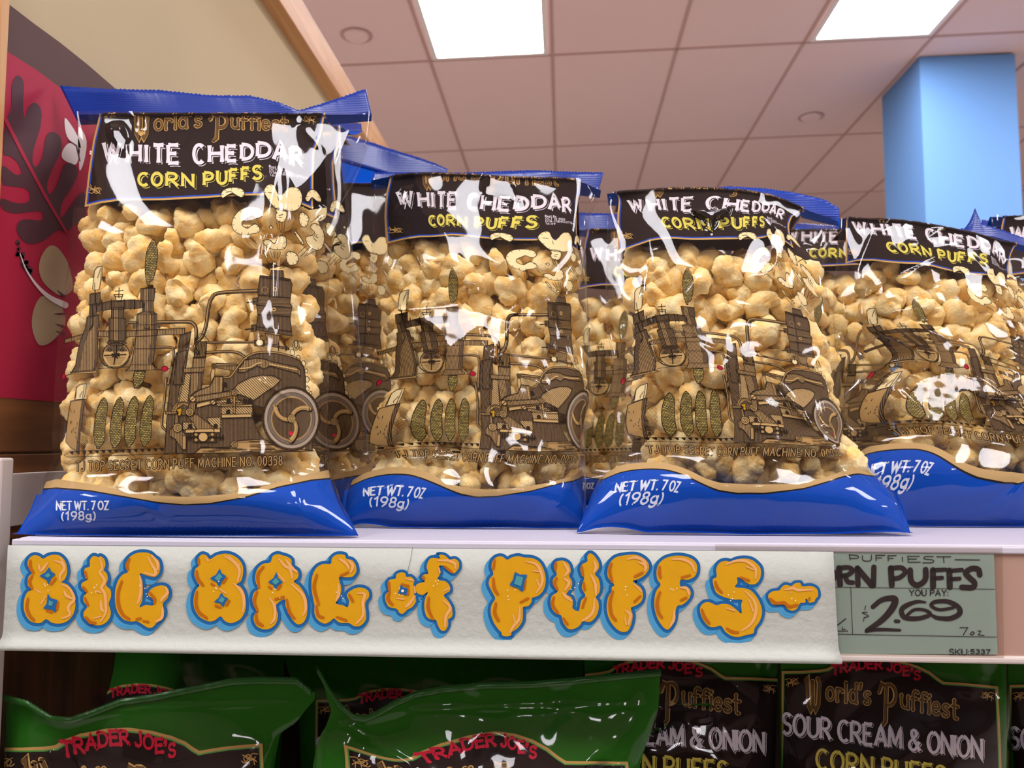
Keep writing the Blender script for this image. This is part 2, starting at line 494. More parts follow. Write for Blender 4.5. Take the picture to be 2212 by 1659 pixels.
# ------------------------------------------------------------------ the store
M_ceil = mat('ceiling tile', (234, 206, 200), .9, .1, bump=.25, bscale=160, mott=.03, mscale=3)
M_tbar = mat('ceiling grid', (196, 162, 154), .8, .1)
M_floor = mat('floor', (196, 186, 178), .45, .3, mott=.06, mscale=2)
M_wall = mat('store wall', (222, 212, 200), .9, .1)
M_cream = mat('cream paint', (204, 188, 150), .75, .2, bump=.1, bscale=60, mott=.03, mscale=5)
M_pine = wood_mat('pine', (196, 142, 92), (226, 178, 128), (14, 1.2, 14), .5, 3)
M_pinev = wood_mat('pine upright', (190, 140, 84), (216, 168, 108), (40, 40, 2), .5, 3)
M_board = wood_mat('brown board', (92, 58, 32), (134, 86, 46), (12, 1.0, 12), .5, 4)
M_col = mat('blue paint', (106, 154, 212), .6, .25)
M_white = mat('white laminate', (204, 202, 214), .35, .4, mott=.015, mscale=30)
M_post = mat('white metal', (206, 196, 188), .4, .4)
M_lamp = mat('lamp diffuser', (255, 250, 255), .5, .2, emit=LAMP)
M_lampframe = mat('lamp frame', (238, 232, 226), .5, .3)

RX0, RX1, RY0, RY1 = -6.2, 7.2, -7.5, 13.0
def struct(o): o['kind'] = 'structure'; return o
def slab(name, x0, x1, y0, y1, z, m):
    return struct(link(name, [(x0, y0, z(x0)), (x1, y0, z(x1)), (x1, y1, z(x1)), (x0, y1, z(x0))], [(0, 1, 2, 3)], m))
slab('floor', RX0, RX1, RY0, RY1, lambda x: 0.0, M_floor)
ce = slab('ceiling', RX0, RX1, RY0, RY1, ceil_z, M_ceil)
v = []; f = []
def bar(x0, x1, y0, y1):
    k = len(v)
    for dz in (-.004, .002):
        for (x, y) in ((x0, y0), (x1, y0), (x1, y1), (x0, y1)): v.append((x, y, ceil_z(x)+dz))
    f.extend([(k, k+3, k+2, k+1), (k+4, k+5, k+6, k+7), (k, k+1, k+5, k+4), (k+1, k+2, k+6, k+5), (k+2, k+3, k+7, k+6), (k+3, k, k+4, k+7)])
for i in range(-9, 13):
    x = CX0+i*TX
    if RX0 < x < RX1: bar(x-.008, x+.008, RY0+.01, RY1-.01)
for j in range(-9, 8):
    y = CY0+j*TY
    if RY0 < y < RY1: bar(RX0+.01, RX1-.01, y-.008, y+.008)
link('tile_grid', v, f, M_tbar, ce)
for nm, a, b in (('wall_west', (RX0-.1, RY0), (RX0, RY1)), ('wall_east', (RX1, RY0), (RX1+.1, RY1)),
                 ('wall_south', (RX0, RY0-.1), (RX1, RY0)), ('wall_north', (RX0, RY1), (RX1, RY1+.1))):
    struct(box(nm, (a[0], a[1], 0), (b[0], b[1], 3.6), M_wall))

# ceiling troffers
n_l = 0
for c in LIGHT_COLS:
    for r in LIGHT_ROWS:
        x0 = CX0+c*TX; y0 = CY0+r*TY
        xc, yc = x0+TX/2, y0+TY/2
        if r == -7 and c not in (0, 3): continue
        if not (RX0 < xc < RX1 and RY0 < yc < RY1): continue
        where = 'above the middle of the snack shelf, nearer the centre' if (c, r) == (0, -1) else \
                'near the blue column, right of the other lit panel' if (c, r) == (3, -1) else None
        lab = ('lit white rectangular ceiling light panel '+where) if where else 'white rectangular ceiling light panel out of view over the store'
        t = thing('ceiling_light', (xc, yc, ceil_z(xc)-.004), lab, 'ceiling light', 'fluorescent ceiling panels')
        def q(ax, ay, dz): return (ax-xc, ay-yc, ceil_z(ax)-ceil_z(xc)+dz)
        e = .022; g = .045
        X0, X1, Y0, Y1 = x0+e, x0+TX-e, y0+e, y0+TY-e
        A, B, C_, D = x0+g, x0+TX-g, y0+g, y0+TY-g
        link('diffuser', [q(A, C_, 0), q(B, C_, 0), q(B, D, 0), q(A, D, 0)], [(0, 3, 2, 1)], M_lamp, t)
        out = [(X0, Y0), (X1, Y0), (X1, Y1), (X0, Y1)]; inn = [(A, C_), (B, C_), (B, D), (A, D)]
        vv = [q(*p, -.006) for p in out]+[q(*p, -.006) for p in inn]+[q(*p, .003) for p in out]+[q(*p, .001) for p in inn]
        ff = []
        for k in range(4):
            n = (k+1) % 4
            ff += [(k, k+4, n+4, n), (k+8, k, n, n+8), (k+4, k+12, n+12, n+4)]
        link('frame', vv, ff, M_lampframe, t)

# sprinkler covers
for (px, lab) in (((770, 76), 'round sprinkler cover in the ceiling left of the lit panel'), ((1752, 252), 'round sprinkler cover in the ceiling near the blue column')):
    d = rays(px)[0]
    tt = (CH-1.30+0*d[0])/(d[2]-CT*d[0]); p = CAM+d*tt
    t = thing('sprinkler_cover', (p[0], p[1], p[2]-.004), lab, 'sprinkler cover', 'ceiling sprinkler covers')
    a = np.linspace(0, 2*PI, 25)[:-1]
    R1, R2 = .05, .06
    vv = [(R1*math.cos(x), R1*math.sin(x), -.010) for x in a]+[(R2*math.cos(x), R2*math.sin(x), .0) for x in a]
    ff = [tuple(range(24))[::-1]]+[(k, (k+1) % 24, (k+1) % 24+24, k+24) for k in range(24)]
    link('plate', vv, ff, M_ceil, t)
    vv = [(.062*math.cos(x), .062*math.sin(x), .0005) for x in a]+[(.075*math.cos(x), .075*math.sin(x), .0005) for x in a]
    link('rim', vv, [(k, (k+1) % 24, (k+1) % 24+24, k+24) for k in range(24)], M_tbar, t)

# blue column
d0 = rays((1986, 121))[0]; tt = (CH-1.30)/(d0[2]-CT*d0[0]); cA = CAM+d0*tt
d1 = rays((2192, 112))[0]; cB = CAM+d1*(cA[1]/d1[1])
d2 = rays((1905, 212))[0]; cC = CAM+d2*(cA[0]/d2[0])
struct(box('column', (cA[0], cA[1], 0), (cB[0], cC[1], ceil_z(cB[0])-.012), M_col))

# ------------------------------------------------------------------ the shelf unit
YF = 0.60                                   # front plane of the shelf edge
zs = float(on_y((1106, 1171), YF)[0, 2])    # top of the shelf deck
z_sign_top = float(on_y((1106, 1186), YF-.006)[0, 2])
z_sign_bot = float(on_y((1106, 1407), YF-.006)[0, 2])
XL = -0.495                                 # inner face of the partition at the left end
X_sign0 = float(on_y((11, 1180), YF-.006)[0, 0])
Z2 = zs - 0.50                              # lower deck
SHX0, SHX1 = X_sign0+.002, 1.15

M_rail = mat('price rail', (178, 146, 130), .35, .4)
M_raild = mat('price rail groove', (150, 134, 120), .5, .3)
t = thing('shelf', (0, .85, zs), 'white shelf deck carrying the blue bags, with a price rail along its front', 'shelf')
put(box('deck', (SHX0, YF+.004, zs-.022), (SHX1, 1.16, zs), M_white, None, .0025), t)
put(box('price_rail', (SHX0, YF, z_sign_bot+.001), (SHX1, YF+.004, zs-.0055), M_rail), t)
put(box('rail_lip', (SHX0, YF-.004, z_sign_bot-.004), (SHX1, YF+.006, z_sign_bot+.001), M_post, None, .0015), t)
put(box('front_edge', (SHX0, YF-.002, zs-.0055), (SHX1, YF+.004, zs-.0005), M_white, None, .001), t)
put(box('rear_panel', (SHX0, 1.16, zs-.03), (SHX1, 1.17, zs+.05), M_white), t)

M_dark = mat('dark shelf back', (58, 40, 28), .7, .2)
t = thing('shelf', (0, .80, Z2), 'lower shelf deck under the green bags, mostly out of frame', 'shelf')
xe = float(on_y((17, 1005), .640)[0, 0])
put(box('deck', (xe+.002, .56, Z2-.025), (SHX1, 1.16, Z2), M_white), t)
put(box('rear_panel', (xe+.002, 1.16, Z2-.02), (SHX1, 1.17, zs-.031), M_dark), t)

# unseen shelving added behind the viewer to block low light and dim film reflections
M_block = wood_mat('light blocker wood', (70, 48, 34), (112, 78, 50), (2, 2, 14), .6, 3)
t = thing('light_blocker_shelving', (0, -1.75, 0), 'unseen brown wooden shelving unit added behind the viewer to block low light', 'shelving')
put(box('back_panel', (-3.0, -1.80, 0.0), (3.4, -1.76, 1.5), M_block), t)
for z in (.10, .55, 1.0, 1.46): put(box('shelf_board', (-3.0, -1.759, z), (3.4, -1.36, z+.035), M_block), t)

# left partition: cream upper wall, boards below, mural, top rail, upright
zt = float(on_x((568.7, 0), XL)[0, 2])
wl = struct(box('wall_left', (XL-.03, .655, 0), (XL, 2.6, zt-.006), M_cream))
tr = struct(box('trim_1', (XL-.04, .655, zt-.006), (XL+.030, 2.62, zt+.060), M_pine, None, .002))
yp = .648
zb1 = float(on_x((60, 863), XL)[0, 2]); zb2 = float(on_x((60, 978), XL)[0, 2])
struct(box('trim_2', (XL-.002, .66, zb2+.0008), (XL+.006, 2.2, zb1), M_board, None, .0012))
struct(box('trim_3', (XL-.002, .66, zs-.012), (XL+.006, 2.2, zb2-.0008), M_board, None, .0012))
M_boardv = wood_mat('brown board upright', (64, 40, 24), (104, 66, 38), (16, 16, 1.2), .5, 4)
struct(box('trim_4', (XL-.002, .66, .02), (XL+.006, 1.155, zs-.0135), M_boardv))
xpost = float(on_y((22, 20), yp)[0, 0])
struct(box('trim_5', (xpost-.05, yp-.012, zs+.09), (xpost, yp, zt+.3), M_pinev, None, .0015))
# white guard and end post
zg = float(on_x((60, 1021), XL+.012)[0, 2])
g = thing('shelf_guard', (XL+.012, .8, zs), 'white side guard panel at the left end of the shelf beside the first bag', 'shelf guard')
put(box('panel', (XL+.008, .655, zs+.0005), (XL+.012, 1.15, zg), M_post, None, .001), g)
xe = float(on_y((17, 1005), .640)[0, 0]); ze = float(on_y((8, 989), .640)[0, 2])
e = box('shelf_upright', (xe-.05, .632, 0.0), (xe, .648, ze), M_post, None, .002)
tag(e, 'white metal upright at the far left end of the shelf, cut by the picture edge', 'upright')

# mural on the partition
M_red = mat('crimson paint', (176, 34, 66), .6, .25, mott=.10, mscale=12)
M_brown = mat('umber paint', (96, 70, 66), .65, .25, mott=.10, mscale=25)
M_leaf = mat('leaf paint', (82, 48, 56), .6, .25, mott=.10, mscale=25)
M_petal = mat('petal paint', (236, 226, 224), .6, .25)
M_olive = mat('olive petal paint', (182, 162, 128), .6, .25, mott=.05, mscale=20)
def c7(p): return [(a*.5425, b*.5425) for a, b in p]
mur = thing('wall_mural', (XL, .9, 1.3), 'crimson painted mural with brown arch, leaf and flowers on the left partition', 'mural')
def mural(name, art_fn, off):
    art = Art(30.); art_fn(art)
    vs = []; fs = []; mi = []; ms = []
    for (vv, ff, m, layer) in art.parts['a']:
        k = len(vs)
        p = on_x(vv, XL+off+layer*.0003)
        vs += list(p); fs += [tuple(i+k for i in t_) for t_ in ff]
        if m not in ms: ms.append(m)
        mi += [ms.index(m)]*len(ff)
    return put(link(name, vs, fs, ms, None, mi), mur)
bot = [(118+(60*k), 868+60*k*.0845) for k in range(0, 5)][::-1]
arch_o = [(-25, -30), (23, 12), (75, 52), (130, 92), (190, 140), (250, 192), (310, 246), (380, 318)]
arch_i = [(-25, 85), (20, 114), (76, 149), (127, 187), (165, 222), (205, 262), (260, 325), (320, 400)]
mural('arch_band', lambda a: a.poly('a', arch_o+arch_i[::-1], M_brown, 0), .0062)
mural('field', lambda a: a.poly('a', arch_i+[(350, 640), (358, 888)]+bot+[(0, 858.5), (-25, 856)], M_red, 0), .0062)
leafp = [(18, 520), (28, 470), (45, 430), (48, 340), (70, 300), (95, 330), (92, 420), (100, 470), (112, 430), (140, 408), (165, 440), (160, 510), (135, 590), (130, 650), (150, 662), (172, 612), (182, 550), (205, 525), (240, 545), (243, 600), (215, 660), (190, 720), (190, 760), (205, 772), (230, 730), (255, 660), (285, 650), (312, 680), (290, 740), (250, 800), (240, 850), (252, 862), (330, 760), (340, 860), (290, 900), (262, 925), (230, 915), (170, 960), (110, 970), (70, 930), (70, 890), (100, 873), (160, 878), (172, 856), (150, 840), (60, 850), (8, 830), (5, 790), (60, 808), (110, 805), (118, 775), (100, 750), (30, 740), (10, 730), (10, 660), (60, 694), (85, 690), (72, 650), (40, 622), (15, 612)]
mural('leaf', lambda a: (a.poly('a', c7(leafp), M_leaf, 1, 3), a.stroke('a', c7([(20, 470), (90, 610), (180, 780), (265, 925)]), [8, 7, 6, 5], M_red, 2)), .0062)
mural('white_flower', lambda a: (a.poly('a', c7([(258, 470), (285, 500), (310, 545), (322, 590), (300, 575), (280, 562), (262, 530)]), M_petal, 1, 3),
      a.poly('a', c7([(275, 570), (250, 598), (248, 630), (280, 650), (305, 652), (318, 600), (305, 580)]), M_petal, 1, 3),
      a.poly('a', c7([(310, 540), (316, 505), (345, 560), (335, 640), (318, 680), (314, 640)]), M_petal, 1, 3),
      a.stroke('a', c7([(275, 560), (305, 580), (318, 640)]), 2.5, M_leaf, 2)), .0062)
mural('olive_flower', lambda a: (a.poly('a', c7([(195, 980), (165, 1020), (155, 1070), (170, 1120), (210, 1160), (250, 1178), (290, 1150), (280, 1080), (262, 1030), (228, 985)]), M_olive, 1, 3),
      a.poly('a', c7([(165, 1180), (135, 1230), (127, 1300), (150, 1368), (185, 1372), (225, 1342), (260, 1290), (250, 1230), (205, 1190)]), M_olive, 1, 3),
      a.stroke('a', c7([(250, 1300), (222, 1290)]), [6, 1], M_leaf, 2), a.stroke('a', c7([(255, 1250), (215, 1250)]), [6, 1], M_leaf, 2),
      a.stroke('a', c7([(255, 1330), (222, 1318)]), [6, 1], M_leaf, 2), a.stroke('a', c7([(255, 1180), (228, 1155)]), [6, 1], M_leaf, 2)), .0062)
def stamen(a):
    a.stroke('a', c7([(80, 1010), (105, 1075), (150, 1140), (200, 1185), (260, 1215)]), [2, 3, 6, 10, 14], M_petal, 3, 4)
    rr = random.Random(3)
    for k in range(26):
        u = rr.random(); x = 62+58*u+rr.uniform(-10, 10); y = 965+125*u+rr.uniform(-16, 16)
        a.poly('a', c7(ell(x, y, rr.uniform(5, 10), None, 8)), M_leaf, 2)
mural('stamen', stamen, .0064)

# ------------------------------------------------------------------ hand painted sign
def T(ox, oy, s): return lambda pts: np.asarray(pts, float)*s+np.array([ox, oy])
M_card = mat('sign card', (180, 185, 176), .75, .2, bump=.35, bscale=220, mott=.02, mscale=60)
M_y = mat('sign yellow', (214, 158, 14), .5, .3, mott=.07, mscale=90)
M_o = mat('sign orange', (184, 100, 6), .5, .3)
M_pk = mat('sign peach', (232, 172, 104), .5, .3)
M_bl = mat('sign blue', (26, 98, 158), .5, .3, mott=.08, mscale=90)
M_lb = mat('sign light blue', (74, 154, 200), .5, .3, mott=.10, mscale=90)
M_tl = mat('sign teal', (76, 152, 158), .5, .3)
M_wd = mat('sign white dot', (246, 240, 220), .5, .3)
YS = YF-.0065
sg = thing('sign_board', ((X_sign0+.35), YS, z_sign_bot), 'long white painted card on the shelf front reading BIG BAG of PUFFS', 'sign')
cl = [(17, 1178), (14, 1232), (11, 1286), (8, 1340)]; crr = [(1800, 1192), (1803, 1250), (1806, 1308), (1809, 1364)]
prof = [(0, 0, 0)]
vs = []; fs = []
NX = 40
tl, trr = on_y((17, 1178), YS)[0], on_y((1800, 1192), YS)[0]
bl_, br_ = on_y((6, 1376), YS)[0], on_y((1811, 1403), YS)[0]
rows = [(0, 0, 0), (.33, 0, 0), (.66, 0, 0), (.93, -.0002, 0), (1, -.0012, 0), (1, -.004, -.0025), (1, -.0065, -.0045), (1, -.0075, -.0062), (1, -.0070, -.0078), (1, -.005, -.0088), (1, -.001, -.009)]
for (u, dy, dz) in rows:
    for i in range(NX+1):
        s = i/NX
        p = (tl*(1-s)+trr*s)*(1-u)+(bl_*(1-s)+br_*s)*u
        vs.append(p+np.array([0, dy+.0002*math.sin(s*5+u), dz]))
for r in range(len(rows)-1):
    for i in range(NX):
        a = r*(NX+1)+i; fs.append((a, a+1, a+NX+2, a+NX+1))
o = put(link('card', vs, fs, M_card, None, None, True), sg)
md = o.modifiers.new('thick', 'SOLIDIFY'); md.thickness = .0010; md.offset = 1
TA, TB, TC, TD, TE = T(20, 1170, .17179), T(390, 1170, .19892), T(800, 1170, .18987), T(1180, 1170, .15823), T(1480, 1170, .15823)
LET = [
 ('B', TA, [(425,215),(380,185),(320,170),(265,195),(232,250),(235,310),(285,390),(245,440),(230,500),(240,560),(285,600),(225,640),(190,720),(182,830),(205,920),(255,990),(320,1020),(400,1020),(462,975),(540,1020),(630,1030),(720,1005),(795,930),(830,820),(825,720),(795,620),(730,540),(660,512),(700,470),(728,390),(722,300),(690,225),(630,175),(560,165),(490,180)],
  [[(500,320),(525,375),(580,410),(530,460),(490,540),(465,480),(380,430),(450,390)], [(482,650),(520,710),(605,735),(585,800),(585,895),(530,855),(425,840),(470,780)]],
  [[(490,390),(520,425),(485,455),(440,430)], [(500,735),(555,760),(535,810),(490,800)]],
  [[(265,240),(262,320),(300,390)], [(290,430),(255,500),(285,590)], [(235,720),(220,830),(255,930),(310,985)], [(580,465),(525,535)], [(470,870),(535,890)], [(612,760),(600,850)]],
  [[(570,240),(660,270),(690,340),(640,420),(640,490)], [(370,290),(400,360),(480,270)], [(640,195),(700,300)], [(660,540),(760,590),(815,720),(760,790),(740,840),(760,920),(670,965)], [(690,620),(720,680),(800,720)], [(330,600),(390,640)], [(455,690),(400,780)]]),
 ('I', TA, [(1060,180),(1015,230),(1012,310),(950,340),(945,410),(985,475),(915,520),(912,580),(975,640),(935,690),(935,750),(980,820),(935,890),(945,960),(1010,1025),(1090,1052),(1180,1040),(1250,980),(1278,890),(1250,780),(1278,700),(1275,610),(1220,550),(1240,470),(1225,400),(1190,360),(1210,290),(1195,220),(1150,185),(1120,195)], [], [],
  [[(955,380),(970,455)], [(930,570),(970,625)], [(950,710),(990,800)], [(960,950),(1020,1015),(1080,1022)]],
  [[(1140,210),(1170,330),(1140,390),(1200,490),(1160,580),(1200,650),(1215,800),(1210,900),(1150,1000)], [(1080,610),(1150,640)], [(1150,740),(1160,840),(1190,880)], [(1060,965),(1150,940)]]),
 ('G', TA, [(1640,400),(1740,430),(1830,445),(1880,400),(1898,320),(1880,240),(1830,200),(1770,150),(1690,135),(1600,145),(1520,190),(1475,260),(1470,340),(1490,385),(1420,420),(1360,510),(1330,640),(1335,790),(1370,900),(1440,980),(1530,1005),(1600,1000),(1660,1030),(1730,1075),(1790,1082),(1850,1030),(1920,960),(1950,880),(1930,780),(1990,710),(2008,640),(1985,575),(1920,550),(1830,570),(1760,620),(1750,680),(1810,720),(1825,780),(1790,805),(1720,795),(1640,825),(1670,740),(1680,600),(1670,480)], [], [],
  [[(1510,220),(1480,290),(1490,350)], [(1415,500),(1370,640),(1375,800),(1430,920),(1510,975)], [(1600,975),(1650,965)], [(1690,1000),(1750,1010)], [(1765,640),(1825,720),(1825,770)]],
  [[(1740,190),(1800,300),(1840,360),(1820,420),(1700,390)], [(1790,170),(1860,260),(1870,350)], [(1640,430),(1655,560),(1640,700),(1610,780)], [(1960,570),(1990,640),(1920,720),(1910,750)], [(1925,830),(1920,950),(1840,1010)]]),
 ('B', TB, [(320,190),(280,150),(230,140),(190,190),(200,260),(160,300),(152,370),(180,440),(205,475),(160,540),(140,640),(155,740),(210,820),(300,865),(370,855),(435,812),(480,860),(540,885),(600,870),(660,830),(705,740),(708,640),(690,550),(650,490),(608,465),(655,430),(678,350),(675,260),(630,190),(560,145),(480,130),(390,150)],
  [[(425,290),(445,345),(495,375),(450,430),(420,497),(390,440),(318,400),(385,360)], [(443,552),(470,595),(520,618),(490,650),(462,712),(430,670),(362,655),(415,610)]],
  [[(420,340),(455,382),(410,430),(368,400)], [(445,595),(482,625),(455,665),(410,645)]],
  [[(198,190),(198,240)], [(175,320),(185,400),(245,475)], [(178,545),(165,660),(195,760),(285,830)], [(335,460),(365,475)], [(500,395),(465,445)], [(380,695),(430,712)], [(530,645),(500,690)]],
  [[(480,160),(580,220),(640,310),(620,430)], [(520,155),(640,260)], [(580,455),(660,540),(690,650),(675,760)], [(275,180),(300,210)], [(430,515),(490,560)]]),
 ('A', TB, [(1055,135),(1000,160),(975,225),(900,240),(840,290),(812,370),(820,450),(850,510),(800,550),(780,620),(795,700),(845,765),(800,800),(797,860),(830,920),(900,952),(980,940),(1040,880),(1058,790),(1035,690),(1130,625),(1140,700),(1180,790),(1225,860),(1280,900),(1340,870),(1375,780),(1375,650),(1345,560),(1290,480),(1230,435),(1275,390),(1275,320),(1210,270),(1205,200),(1160,165),(1110,150)],
  [[(1040,330),(1060,395),(1110,440),(1065,470),(1030,520),(1005,470),(950,440),(1010,395)]], [[(1035,390),(1075,435),(1030,470),(992,438)]],
  [[(900,275),(840,360),(850,500)], [(830,545),(800,650),(835,750)], [(820,780),(830,870),(890,910)], [(960,490),(985,510)], [(1090,475),(1060,515)], [(1030,625),(1120,600)], [(1155,630),(1180,760),(1235,835)]],
  [[(1070,190),(1130,260),(1190,300),(1215,400)], [(1140,190),(1200,270),(1260,330)], [(1060,350),(1130,430)], [(1200,460),(1330,580),(1360,720),(1330,800)], [(965,610),(1020,700),(1020,830),(980,890)]]),
 ('G', TB, [(1720,390),(1800,388),(1870,378),(1910,320),(1900,250),(1860,200),(1800,185),(1780,145),(1700,140),(1645,180),(1630,240),(1540,245),(1470,290),(1430,380),(1422,500),(1440,620),(1455,690),(1455,780),(1490,850),(1560,890),(1620,870),(1665,835),(1730,880),(1830,885),(1890,920),(1960,910),(2010,850),(2015,780),(2005,670),(2045,600),(2040,540),(1990,505),(1920,500),(1850,530),(1805,580),(1830,640),(1815,710),(1760,690),(1685,670),(1730,600),(1745,500)], [], [],
  [[(1480,360),(1450,500),(1500,680)], [(1475,700),(1495,800),(1550,825)], [(1740,370),(1815,335)], [(1830,575),(1870,645)], [(1700,820),(1800,855)]],
  [[(1720,185),(1790,230),(1830,290)], [(1820,200),(1870,260),(1850,330)], [(1715,470),(1715,570),(1690,640)], [(1920,560),(2000,570),(1980,660),(1980,800),(1910,890)]]),
 ('o', TC, [(350,350),(300,370),(285,420),(220,435),(195,480),(215,555),(175,600),(170,660),(210,740),(300,765),(330,810),(370,820),(420,775),(480,740),(520,670),(500,600),(490,490),(500,440),(460,400),(410,400),(395,360)],
  [[(345,490),(375,520),(425,530),(415,580),(410,615),(370,595),(315,590),(335,540)]], [],
  [[(210,465),(215,545)], [(220,570),(200,650),(250,715)], [(360,485),(435,505)], [(435,540),(428,600)]],
  [[(400,420),(480,440)], [(300,645),(380,655)], [(510,620),(440,710),(400,745)]]),
 ('f', TC, [(780,150),(840,155),(880,185),(905,205),(960,195),(1005,230),(1008,290),(985,330),(950,360),(910,345),(860,305),(840,275),(780,280),(800,350),(765,430),(850,450),(900,500),(905,560),(835,610),(890,680),(930,760),(930,850),(885,885),(885,950),(850,1010),(800,1005),(765,940),(745,890),(690,885),(640,850),(615,760),(620,660),(655,570),(600,605),(540,590),(510,540),(530,485),(590,465),(620,450),(585,410),(610,375),(660,360),(640,290),(660,220),(700,185),(790,190)], [], [],
  [[(665,640),(660,760),(710,880)], [(850,285),(925,345)], [(600,400),(610,420)]],
  [[(770,215),(880,215),(960,250),(970,300)], [(500,510),(510,580)], [(840,560),(890,530)], [(830,670),(910,750),(860,850),(850,970)], [(780,300),(790,350)]]),
 ('P', TC, [(1555,205),(1500,170),(1440,175),(1395,215),(1378,290),(1400,370),(1360,420),(1348,490),(1395,590),(1420,650),(1380,720),(1370,810),(1400,910),(1450,990),(1490,1030),(1500,1065),(1550,1078),(1600,1065),(1610,1030),(1680,980),(1730,900),(1735,800),(1740,745),(1800,730),(1835,680),(1840,640),(1910,615),(1970,550),(1995,450),(1980,340),(1930,240),(1850,190),(1750,180),(1680,165),(1610,180)],
  [[(1645,345),(1700,375),(1785,378),(1755,450),(1735,570),(1680,530),(1585,495),(1625,430)]], [[(1665,385),(1740,405),(1715,510),(1635,480)]],
  [[(1415,210),(1400,310)], [(1400,420),(1410,530),(1450,600)], [(1430,700),(1415,810),(1460,900)], [(1765,450),(1750,540)], [(1710,690),(1795,645)]],
  [[(1770,225),(1890,260),(1950,370),(1950,480),(1890,580)], [(1850,330),(1920,340)], [(1890,430),(1930,520)], [(1700,740),(1690,880),(1630,960),(1590,1030)], [(1625,830),(1650,930)]]),
 ('U', TD, [(190,260),(130,280),(105,350),(145,450),(95,510),(92,590),(155,680),(80,740),(58,830),(80,920),(140,985),(205,1010),(230,1100),(300,1190),(380,1190),(450,1150),(500,1090),(600,1095),(680,1020),(715,920),(710,820),(678,760),(725,690),(735,600),(710,500),(665,445),(715,370),(715,290),(660,200),(600,160),(560,200),(560,270),(490,310),(465,380),(490,460),(520,500),(490,580),(490,650),(535,740),(480,800),(460,880),(440,950),(360,910),(365,830),(340,760),(275,715),(345,620),(350,540),(310,470),(335,400),(310,310),(250,265)], [], [],
  [[(130,290),(125,380)], [(140,500),(110,570),(150,650)], [(105,760),(85,860),(160,975)], [(485,340),(500,460)], [(510,560),(525,655)], [(540,770),(495,900)], [(235,1050),(290,1130)]],
  [[(230,280),(300,390),(250,470)], [(240,500),(310,560),(260,660)], [(220,690),(270,750),(350,810)], [(650,260),(680,340),(650,420)], [(610,450),(670,580),(680,730)], [(660,780),(640,950),(560,1040),(490,1080)]]),
 ('F', TD, [(1180,540),(1260,510),(1350,450),(1400,370),(1390,290),(1320,220),(1220,180),(1080,185),(950,215),(870,290),(835,400),(850,500),(930,590),(895,620),(890,680),(845,760),(825,880),(840,1000),(890,1110),(970,1200),(1050,1235),(1120,1210),(1165,1110),(1180,1000),(1155,905),(1230,870),(1300,810),(1320,720),(1290,630)], [], [],
  [[(890,300),(865,400),(900,550)], [(910,680),(870,830),(890,990),(950,1075)], [(1210,475),(1310,425)], [(1285,745),(1205,820)]],
  [[(1110,240),(1220,215),(1330,260),(1370,360)], [(1260,280),(1350,320),(1350,400)], [(1200,580),(1300,680)], [(1080,940),(1150,1000),(1120,1130)], [(1075,1040),(1090,1130)]]),
 ('F', TD, [(1835,520),(1940,520),(2030,470),(2060,390),(2050,300),(1980,230),(1860,195),(1740,195),(1620,230),(1540,300),(1505,400),(1515,510),(1560,590),(1500,680),(1475,800),(1480,920),(1520,1050),(1590,1160),(1650,1200),(1700,1170),(1750,1070),(1780,890),(1860,860),(1940,790),(1975,710),(1950,640),(1890,605),(1830,610)], [], [],
  [[(1550,345),(1545,430),(1560,490)], [(1555,690),(1515,820),(1530,960),(1580,1035)], [(1850,490),(1960,460)], [(1840,800),(1910,765)]],
  [[(1720,240),(1860,240),(1980,300),(2030,410)], [(1830,625),(1920,640),(1950,720)], [(1745,940),(1740,1060),(1690,1160)]]),
 ('S', TE, [(625,275),(550,262),(470,290),(425,370),(430,480),(380,510),(385,590),(430,700),(540,760),(660,790),(775,795),(765,860),(770,980),(690,920),(600,860),(500,850),(425,868),(340,830),(260,835),(205,900),(215,1000),(260,1090),(330,1160),(410,1165),(490,1150),(550,1230),(640,1290),(740,1300),(830,1275),(930,1250),(950,1180),(1020,1080),(1050,960),(1030,860),(980,760),(900,670),(800,635),(680,620),(715,560),(710,490),(760,500),(820,550),(900,585),(980,565),(1030,480),(1030,370),(980,300),(900,245),(800,230),(700,245)], [], [],
  [[(415,550),(440,630),(500,695)], [(230,930),(265,1030),(330,1115)], [(760,490),(870,530)], [(570,1185),(640,1230),(720,1240)]],
  [[(560,310),(700,260),(840,270),(960,370),(960,500)], [(840,340),(930,380)], [(820,680),(930,790),(970,900),(940,1050),(870,1150),(770,1215)], [(870,790),(930,950)], [(570,910),(670,940)]]),
 ('-', TE, [(1285,665),(1190,680),(1135,730),(1150,800),(1210,860),(1340,855),(1400,920),(1470,942),(1530,910),(1570,840),(1640,830),(1640,790),(1660,780),(1690,830),(1760,820),(1780,780),(1815,740),(1800,650),(1720,605),(1600,610),(1570,565),(1500,570),(1450,605),(1370,590),(1315,625)], [], [],
  [[(1160,780),(1250,840),(1350,835),(1420,885),(1530,865)], [(1700,770),(1695,790)]],
  [[(1360,655),(1480,635),(1540,660),(1740,655)]]),
]
NAMES = {'B': 'letter', 'I': 'letter', '-': 'dash'}
prev = None
